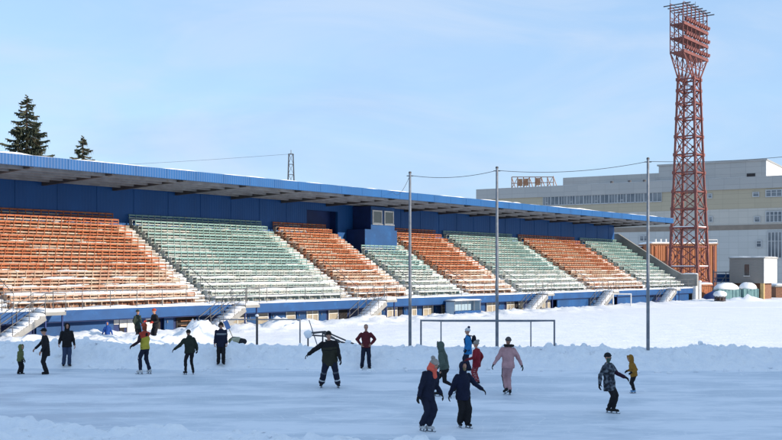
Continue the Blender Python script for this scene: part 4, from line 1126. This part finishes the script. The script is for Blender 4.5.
    solid('jacket',mb,.016,jm,T,fold=.019*s,fscale=8/s,seed=px*1.3,paint=(lambda c: jpaint(c/s,info)) if jpaint else None)
    # ---- hands / gloves
    for i,sd in ((0,'R'),(1,'L')):
        me=HANDS[sd].copy(); gm=cloth(*gloves) if gloves else M['skin']; me.materials.clear(); me.materials.append(gm)
        o=bpy.data.objects.new('glove' if gloves else 'hand',me); COL.objects.link(o); o.parent=T
        zd=(wr[i]-el[i]).normalized(); inward=(pel-wr[i]); inward.z=0
        yd=inward-zd*inward.dot(zd); yd=yd.normalized() if yd.length>.02 else F2
        xd=yd.cross(zd)
        k=s*(1.0+.10*child)*(1.12 if gloves else 1.0)
        Mx=Matrix((xd,yd,zd)).transposed().to_4x4()
        o.matrix_local=Matrix.Translation(wr[i]*s)@Mx@Matrix.Scale(k,4)
    # ---- boots
    for i in (0,1):
        a=ank[i]; sh_d=(a-kn[i]).normalized()
        out=(Fw*1.0+(Rt if i==0 else -Rt)*.22).normalized()
        bx_=legs[i][3] if len(legs[i])>3 else 0       # toe pitch
        td=(out*math.cos(bx_)-up*math.sin(bx_)); nd=(out*math.sin(bx_)+up*math.cos(bx_))
        mb=MB(); sdv=td.cross(nd)
        mb.capsule(a-sh_d*.10,a,.054,.05,10); mb.capsule(a-nd*.035-td*.045,a-nd*.045+td*.13,.047,.040,10)
        mb.capsule(a-nd*.05+td*.13-sdv*.012,a-nd*.05+td*.15+sdv*.012,.036,.034,10)
        mb.capsule(a-nd*.058-td*.06,a-nd*.062+td*.16,.028,.024,10)
        for v in range(len(mb.v)): mb.v[v]=tuple(V(mb.v[v])*s)
        b=solid('skate' if skates else 'boot',mb,.011,[cloth(*boots)],T,smooth_it=2)
        if skates:
            m2=MB(); q0=a-nd*.135-td*.10; q1=a-nd*.135+td*.19
            m2.beam(q0*s,q1*s,.006*s,.028*s,0,up=nd); m2.beam((q1)*s,(q1+td*.02+nd*.02)*s,.006*s,.02*s,0,up=nd)
            for q in (-.05,.10): m2.beam((a-nd*.08+td*q)*s,(a-nd*.13+td*q)*s,.02*s,.04*s,0,up=td)
            m2.build('blade',M['steel'],b)
    # ---- head wear
    if hood=='up':
        mb=MB(); 
        mb.ball(hp(0,-.045,.015),.108*hk,.108*hk,.132*hk,18,12,M=HM); mb.ball(hp(0,-.03,-.09),.10*hk,.10*hk,.085*hk,14,8,M=HM)
        mb.capsule(hp(0,-.03,-.06),chest+spine*.03,.10,.12)
        if bob: mb.capsule(hp(0,-.05,.12),hp(0,-.10,.17),.05,.025)
        # rim round the face
        rim=[hp(.098*math.cos(t),.055,.012+.125*math.sin(t)) for t in [R(q) for q in range(-80,261,20)]]
        for q in range(len(rim)-1): mb.capsule(rim[q],rim[q+1],.024*hk,.024*hk,8)
        for v in range(len(mb.v)): mb.v[v]=tuple(V(mb.v[v])*s)
        solid('hood',mb,.012,[jm[0] if not isinstance(hat,tuple) else cloth(*hat)],T,fold=.006*s,fscale=14/s,seed=px)
    elif hat:
        mb=MB(); mb.ball(hp(0,-.012,.052),.090*hk,.108*hk,.092*hk,18,12,M=HM)
        for k in range(12):
            t=k*2*math.pi/12; t2=(k+1)*2*math.pi/12
            f=lambda t:hp(.086*math.cos(t),-.012+.103*math.sin(t),.040-.012*math.sin(t)*-1)
            mb.capsule(f(t),f(t2),.020*hk,.020*hk,8)
        if hat[0].endswith('cap'): mb.capsule(hp(-.03,.10,.045),hp(.03,.10,.045),.022,.022,8); mb.capsule(hp(-.025,.14,.038),hp(.025,.14,.038),.014,.014,8)
        if hat[0].endswith('flaps'):
            for sx in (-1,1): mb.capsule(hp(sx*.085,-.01,.02),hp(sx*.085,0,-.06),.028*hk,.03*hk,8)
        for v in range(len(mb.v)): mb.v[v]=tuple(V(mb.v[v])*s)
        ht=solid('hat',mb,.0105,[cloth(*hat)],T,fold=.003*s,fscale=30/s,seed=px)
        if pompom:
            m2=MB(); c=hp(*( (0,-.06,.155) if pompom[0]!='side' else (.0,-.09,.13)))*s; m2.ball(c,.052*s*hk,.052*s*hk,.052*s*hk,14,10); o=m2.build('pompom',cloth(*pompom[1]),ht,smooth=True)
            for v in o.data.vertices: v.co+=(v.co-c)*.35*noise.noise(v.co*60)
    if hair:
        mb=MB(); mb.ball(hp(0,-.03,.045),.086*hk,.098*hk,.092*hk,16,10,M=HM)
        if hair[2]>0:
            mb.capsule(hp(0,-.06,.0),hp(0,-.075,-hair[2]),.075*hk,.045*hk,12); mb.capsule(hp(.06,-.03,.02),hp(.07,-.02,-hair[2]*.7),.03,.03,8); mb.capsule(hp(-.06,-.03,.02),hp(-.07,-.02,-hair[2]*.7),.03,.03,8)
        for v in range(len(mb.v)): mb.v[v]=tuple(V(mb.v[v])*s)
        solid('hair',mb,.011,[cloth(hair[0],hair[1])],T,fold=.006*s,fscale=25/s,seed=px)
    if scarf:
        mb=MB()
        for k in range(12):
            t=k*2*math.pi/12; t2=(k+1)*2*math.pi/12; f=lambda t: chest+spine*.095+R2t*.085*math.cos(t)+F2t*.09*math.sin(t)+up*.01*math.sin(3*t)
            mb.capsule(f(t),f(t2),.05,.05,8)
        if len(scarf)>2: mb.capsule(hp(0,-.03,-.03),hp(-.02,-.05,-.10),.105,.11,12); mb.capsule(chest+spine*.07+F2t*.09,chest-spine*.06+F2t*.16,.06,.05,10)
        for v in range(len(mb.v)): mb.v[v]=tuple(V(mb.v[v])*s)
        solid('scarf',mb,.012,[cloth(scarf[0],scarf[1],.8)],T,fold=.009*s,fscale=16/s,seed=px)
    if furcollar:
        mb=MB()
        for k in range(14):
            t=k*2*math.pi/14; t2=(k+1)*2*math.pi/14; f=lambda t: chest+spine*.085+R2t*.125*math.cos(t)+F2t*(.105*math.sin(t)-.03)
            mb.capsule(f(t),f(t2),.045,.045,8)
        for v in range(len(mb.v)): mb.v[v]=tuple(V(mb.v[v])*s)
        solid('fur_collar',mb,.012,[cloth(*furcollar)],T,fold=.02*s,fscale=40/s,seed=px)
    info['T']=T; info['loc']=V((base.x,base.y,z))
    return info
NAVY=('navy_nylon',(.010,.014,.035)); BLK=('black_nylon',(.011,.011,.014)); BT=('black_trouser',(.010,.010,.013)); NT=('navy_trouser',(.011,.015,.035))
WHITE_SK=('white_skate_boot',(.55,.55,.55)); REFL=cloth('reflective_tape',(.55,.57,.58))
# olive child
person(20,374,1.10,R(75),'small child in an olive hooded jacket at the far left of the rink',child=.8,jacket=('olive_child_nylon',(.13,.15,.06)),hood='up',puff=1.15,lean=(.05,-.02),
       legs=((-.10,-.02,0),(.10,.02,0)),hands=((.16,-.06,-.44),(.06,.08,-.48)))
# adult in dark coat reaching to the child
person(46,374,1.70,R(-80),'adult in a long dark coat reaching an arm to the olive child',jacket=BLK,jlen=.16,hat=('black_cap',(.010,.010,.012)),lean=(-.05,0),gloves=None,
       legs=((-.03,.10,0),(.06,-.10,0)),hands=((-.36,-.10,-.40),(-.08,-.08,-.50)))
# dark jacket and jeans
person(67,365.5,1.68,R(25),'adult in a black hooded jacket and blue jeans standing against the bank',jacket=BLK,hood='up',pants=('blue_jeans',(.035,.055,.11)),gloves=None,nod=.15,
       legs=((-.14,.0,0),(.10,-.02,0)),hands=((-.10,-.10,-.46),(.14,-.06,-.52)),puff=1.08,jlen=.06)
# yellow skater
def p_knee(c,i):
    k=i['kn'][1]; return 1 if (c-k-V((0,0,.03))).length<.085 and (c-k).dot(i['F2'])>-.02 else 0
def j_yel(c,i):
    u=(c-i['pel']).dot(i['spine']); 
    r=(c-i['pel']-i['spine']*u).dot(i['R2'])
    return 1 if u>.33 and u<.7 and abs(r)<.26 and u+abs(r)*.3>.40 else (2 if abs(r)>.215 else 0)
person(145,374,1.83,R(-120),'skater in a yellow and red jacket turning away with one arm bent',jacket=('yellow_jacket',(.48,.40,.05)),jmats=[cloth('red_yoke',(.42,.05,.03)),cloth('dark_sleeve',(.03,.015,.02))],jpaint=j_yel,slim=.5,
       pants=NT,pmats=[cloth('pale_patch',(.40,.36,.36))],ppaint=p_knee,hat=('red_knit',(.40,.06,.03)),hair=('auburn_hair',(.22,.05,.025),.14),skates=True,boots=WHITE_SK,lean=(-.02,.02),
       legs=((.16,.06,0),(-.14,-.06,0)),hands=((-.04,-.22,-.10,(-.6,-.3,-.8)),(-.27,-.05,-.40)))
# dark green skater
person(190,374.5,1.64,R(-150),'skater in a dark green puffy jacket gliding with an arm out to the left',jacket=('dark_green_puffer',(.020,.028,.021)),puff=1.15,slim=.2,hat=('dark_knit',(.016,.018,.015)),hood='down',skates=True,lean=(-.05,.03),drop=.06,
       legs=((.12,.05,0),(-.16,-.05,0)),hands=((.12,.10,-.44),(-.37,-.05,-.36)))
# navy bystander
def j_nav(c,i):
    u=(c-i['pel']).dot(i['spine']); q=(c-i['pel']-i['spine']*u)
    return 1 if .34<u<.41 and q.dot(i['F2'])>.06 else 0
person(221,364.5,1.66,R(10),'adult in a navy winter jacket with pale chest stripe standing by the shovel',jacket=NAVY,jmats=[cloth('grey_stripe',(.20,.22,.24))],jpaint=j_nav,hat=('fur_flaps',(.018,.016,.015)),gloves=None,nod=.2,jlen=.12,puff=1.05,
       legs=((-.11,0,0),(.11,-.02,0)),hands=((-.06,-.10,-.50),(.07,-.10,-.50)))
# big man skating
def p_ref(c,i):
    for k,a in zip(i['kn'],i['ank']):
        d=(k-a); u=(c-a).dot(d)/d.dot(d)
        if .24<u<.34 and (c-(a+d*u)).length<.13: return 1
        if .86<u<1.0 and (c-(a+d*u)).length<.13 and (c-k).dot(i['F2'])>.02 : return 2
    return 0
def j_oli(c,i):
    u=(c-i['pel']).dot(i['spine']); r=abs((c-i['pel']-i['spine']*u).dot(i['R2']))
    if r>.235: return 0
    if .28<u<.31: return 2
    return 1 if u<.38 else 0
person(330,387.5,1.83,R(5),'heavy set man in olive and black work jacket skating, arm flung out left',jacket=BLK,jmats=[cloth('olive_drab',(.030,.031,.021)),cloth('dark_strap',(.012,.012,.012))],jpaint=j_oli,wide=1.13,puff=1.2,jlen=.16,
       pants=NT,pmats=[REFL,cloth('grey_knee',(.09,.10,.12))],ppaint=p_ref,hat=('black_knit',(.012,.012,.012)),skates=True,slim=1.6,lean=(-.03,-.05),drop=.05,
       legs=((-.27,.02,0),(.25,-.02,0)),hands=((-.44,-.06,-.33),(.15,-.10,-.51)))
# red jacket man
person(366,368.5,1.70,R(5),'man in a dark red jacket standing on the bank with hands in pockets',jacket=('dark_red_jacket',(.105,.016,.022)),hair=('grey_hair',(.12,.10,.09),0),pants=NT,gloves=None,jlen=.0,puff=1.02,
       legs=((-.17,0,0),(.13,-.02,0)),hands=((-.03,-.09,-.41,(-1,.3,0)),(.03,-.09,-.41,(1,.3,0))))
# green-grey hooded skater
person(445,396.5,1.70,R(-105),'skater in a grey green hooded coat striding left behind the coral scarf',jacket=('sage_coat',(.075,.105,.09)),hood='up',jlen=-.06,slim=0,skates=True,lean=(-.10,-.02),drop=.09,puff=1.02,nod=.1,
       legs=((-.22,.05,0),(.37,.0,.16,.5)),hands=((-.02,.12,-.48),(-.12,-.12,-.42)))
# coral scarf skater
person(427,431,1.76,R(40),'skater in a navy suit with coral scarf and pale pompom hat, nearest of all',jacket=NAVY,pants=NT,hat=('beige_knit',(.33,.30,.27)),pompom=('side',('beige_pompom',(.30,.28,.26))),scarf=('coral_scarf',(.72,.12,.08),1),skates=True,boots=('white_skate_boot',(.55,.55,.55)),nod=.30,lean=(.10,-.06),drop=.07,puff=1.06,jlen=.10,headturn=R(15),
       legs=((-.13,.02,0),(.04,-.04,0)),hands=((-.16,-.06,-.52),(.10,-.10,-.46)))
# navy child with arm out
person(463,427.5,1.56,R(25),'youngster in navy jacket, hood and pale mask holding one arm out right',child=.15,jacket=('deep_navy_nylon',(.008,.012,.035)),hood='up',mask=cloth('pale_mask',(.22,.20,.10)),skates=True,pants=BT,slim=1.5,puff=1.15,jlen=.12,nod=.12,
       legs=((-.09,.03,0),(.12,-.04,0)),hands=((-.20,-.02,-.50),(.36,-.12,-.36)))
# blue jacket with backpack
bp=person(468,370.5,1.63,R(-95),'youngster in a bright blue jacket and white hat beside the red coated child',child=.15,jacket=('bright_blue_jacket',(.02,.19,.46)),hat=('white_knit',(.60,.60,.60)),pompom=('top',('navy_pompom',(.01,.02,.07))),pants=NT,puff=1.08,jlen=.14,
       legs=((-.08,.06,0),(.08,-.06,0)),hands=((-.06,.08,-.46),(-.05,-.10,-.46)))
mb=MB(); s=bp['s']; c=bp['pel'].lerp(bp['chest'],.75)-bp['F2']*.25
mb.ball(c,.10,.15,.21,16,10); mb.ball(c-bp['F2']*.07-V((0,0,.07)),.06,.11,.10,12,8)
for sx in (-1,1): mb.tube([c+V((-.05,sx*.10,.15)),bp['chest']+V((.0,sx*.11,.06)),bp['chest']+V((-.16,sx*.11,-.10)),bp['chest']+V((-.13,sx*.12,-.30)),c+V((-.06,sx*.12,-.15))],.022,8)
for v in range(len(mb.v)): mb.v[v]=tuple(V(mb.v[v])*s)
o=solid('backpack',mb,.012,[cloth('black_backpack',(.014,.014,.022))],None,fold=.008,fscale=12); o.location=bp['loc']; tag(o,'small black backpack worn over the bright blue jacket','backpack')
# red coat child
def p_nord(c,i): return 1 if noise.noise(V((c.x*18,c.y*18,c.z*26)))>.28 else 0
person(476.5,383.5,1.45,R(-120),'child in a red coat and patterned red trousers with a beige pompom hat',child=.35,jacket=('red_coat',(.22,.014,.025)),pants=('red_pattern_trouser',(.24,.03,.04)),pmats=[cloth('pale_pattern',(.42,.30,.30))],ppaint=p_nord,hat=('beige_knit',(.33,.30,.27)),pompom=('side',('beige_pompom',(.30,.28,.26))),gloves=('dark_red_mitten',(.10,.012,.02)),jlen=.12,puff=1.08,
       legs=((.07,.05,0),(-.05,-.05,0)),hands=((.10,.10,-.46),(-.27,-.06,-.34)))
# pink suit
def p_str(c,i):
    for h,k,a in list(zip(i['hip'],i['kn'],i['ank']))[1:]:
        for p0,p1 in ((h,k),(k,a)):
            d=p1-p0; u=(c-p0).dot(d)/d.dot(d)
            if -.1<u<1.1:
                q=c-(p0+d*u)
                if q.length<.16 and q.dot(V((-1,-.35,0)))/max(q.length,1e-4)>.965: return 1
    return 0
person(508,395,1.74,R(195),'woman in a pale pink suit with dark fur collar skating away',jacket=('pale_pink_jacket',(.50,.29,.30)),pants=('pale_pink_trouser',(.48,.28,.29)),pmats=[cloth('black_stripe',(.014,.012,.016))],ppaint=p_str,hat=('grey_beanie',(.09,.08,.075)),furcollar=('dark_fur',(.018,.015,.015)),skates=True,puff=1.12,jlen=.05,slim=.5,lean=(.02,.06),
       legs=((.07,.06,0),(-.05,.14,.05,.4)),hands=((.24,-.02,-.48),(-.28,-.02,-.46)),drop=.03)
# camouflage skater
def j_cam(c,i):
    n=noise.noise(V((c.x*11,c.y*11,c.z*13))); u=(c-i['pel']).dot(i['spine']); q=c-i['sh'][1]
    if (c-i['wr'][1]).length<.30 and (c-i['el'][1]).length<.33 and c.x>.17: return 2
    return 1 if n>.12 else (3 if n<-.22 else 0)
person(609.5,413,1.60,R(50),'skater in a grey blue camouflage jacket with one arm held out to the right',child=.1,jacket=('camo_blue',(.06,.075,.10)),jmats=[cloth('camo_dark',(.018,.022,.03)),cloth('dark_maroon_cuff',(.035,.012,.03)),cloth('camo_pale',(.16,.18,.20))],jpaint=j_cam,
       hat=('black_cap_knit',(.014,.016,.02)),mask=cloth('green_mask',(.05,.09,.07)),skates=True,slim=.5,puff=1.1,jlen=.18,lean=(-.05,0),drop=.05,
       legs=((-.02,.04,0),(.10,-.06,0)),hands=((-.16,.0,-.50),(.38,-.10,-.34)))
# ochre child
person(634,393,1.17,R(-80),'small child in an ochre hooded jacket bowing its head near the right net post',child=.7,jacket=('ochre_jacket',(.30,.15,.025)),hood='up',skates=True,boots=('pale_blue_skate',(.15,.32,.55)),lean=(-.10,0),nod=.3,puff=1.1,jlen=.04,
       legs=((.02,.07,0),(-.02,-.07,0)),hands=((-.10,.08,-.34),(-.08,-.10,-.36)))
# people under the stand
person(137.5,341,1.62,R(60),'grey green dressed person standing under the stand edge, back turned',Y=52.5,jacket=('grey_green_coat',(.03,.045,.035)),hat=('grey_green_knit',(.03,.045,.035)),jlen=.15,legs=((-.1,0,0),(.1,0,0)),hands=((.05,-.15,-.45),(.15,.1,-.5)))
person(155.5,343,1.78,R(-50),'person in a black jacket with red hat standing under the stand edge',Y=52.0,jacket=BLK,hat=('red_knit',(.40,.06,.03)),gloves=('red_glove',(.35,.04,.03)),lean=(-.03,-.05),legs=((-.12,0,0),(.12,0,0)),hands=((-.30,-.12,-.28),(-.10,-.2,-.30)))
person(107.5,346,1.30,R(10),'child dressed all in blue in front of the blue wall',Y=54.0,child=.4,jacket=('cobalt_jacket',(.012,.06,.26)),pants=('cobalt_trouser',(.012,.05,.2)),hood='up',puff=1.1)
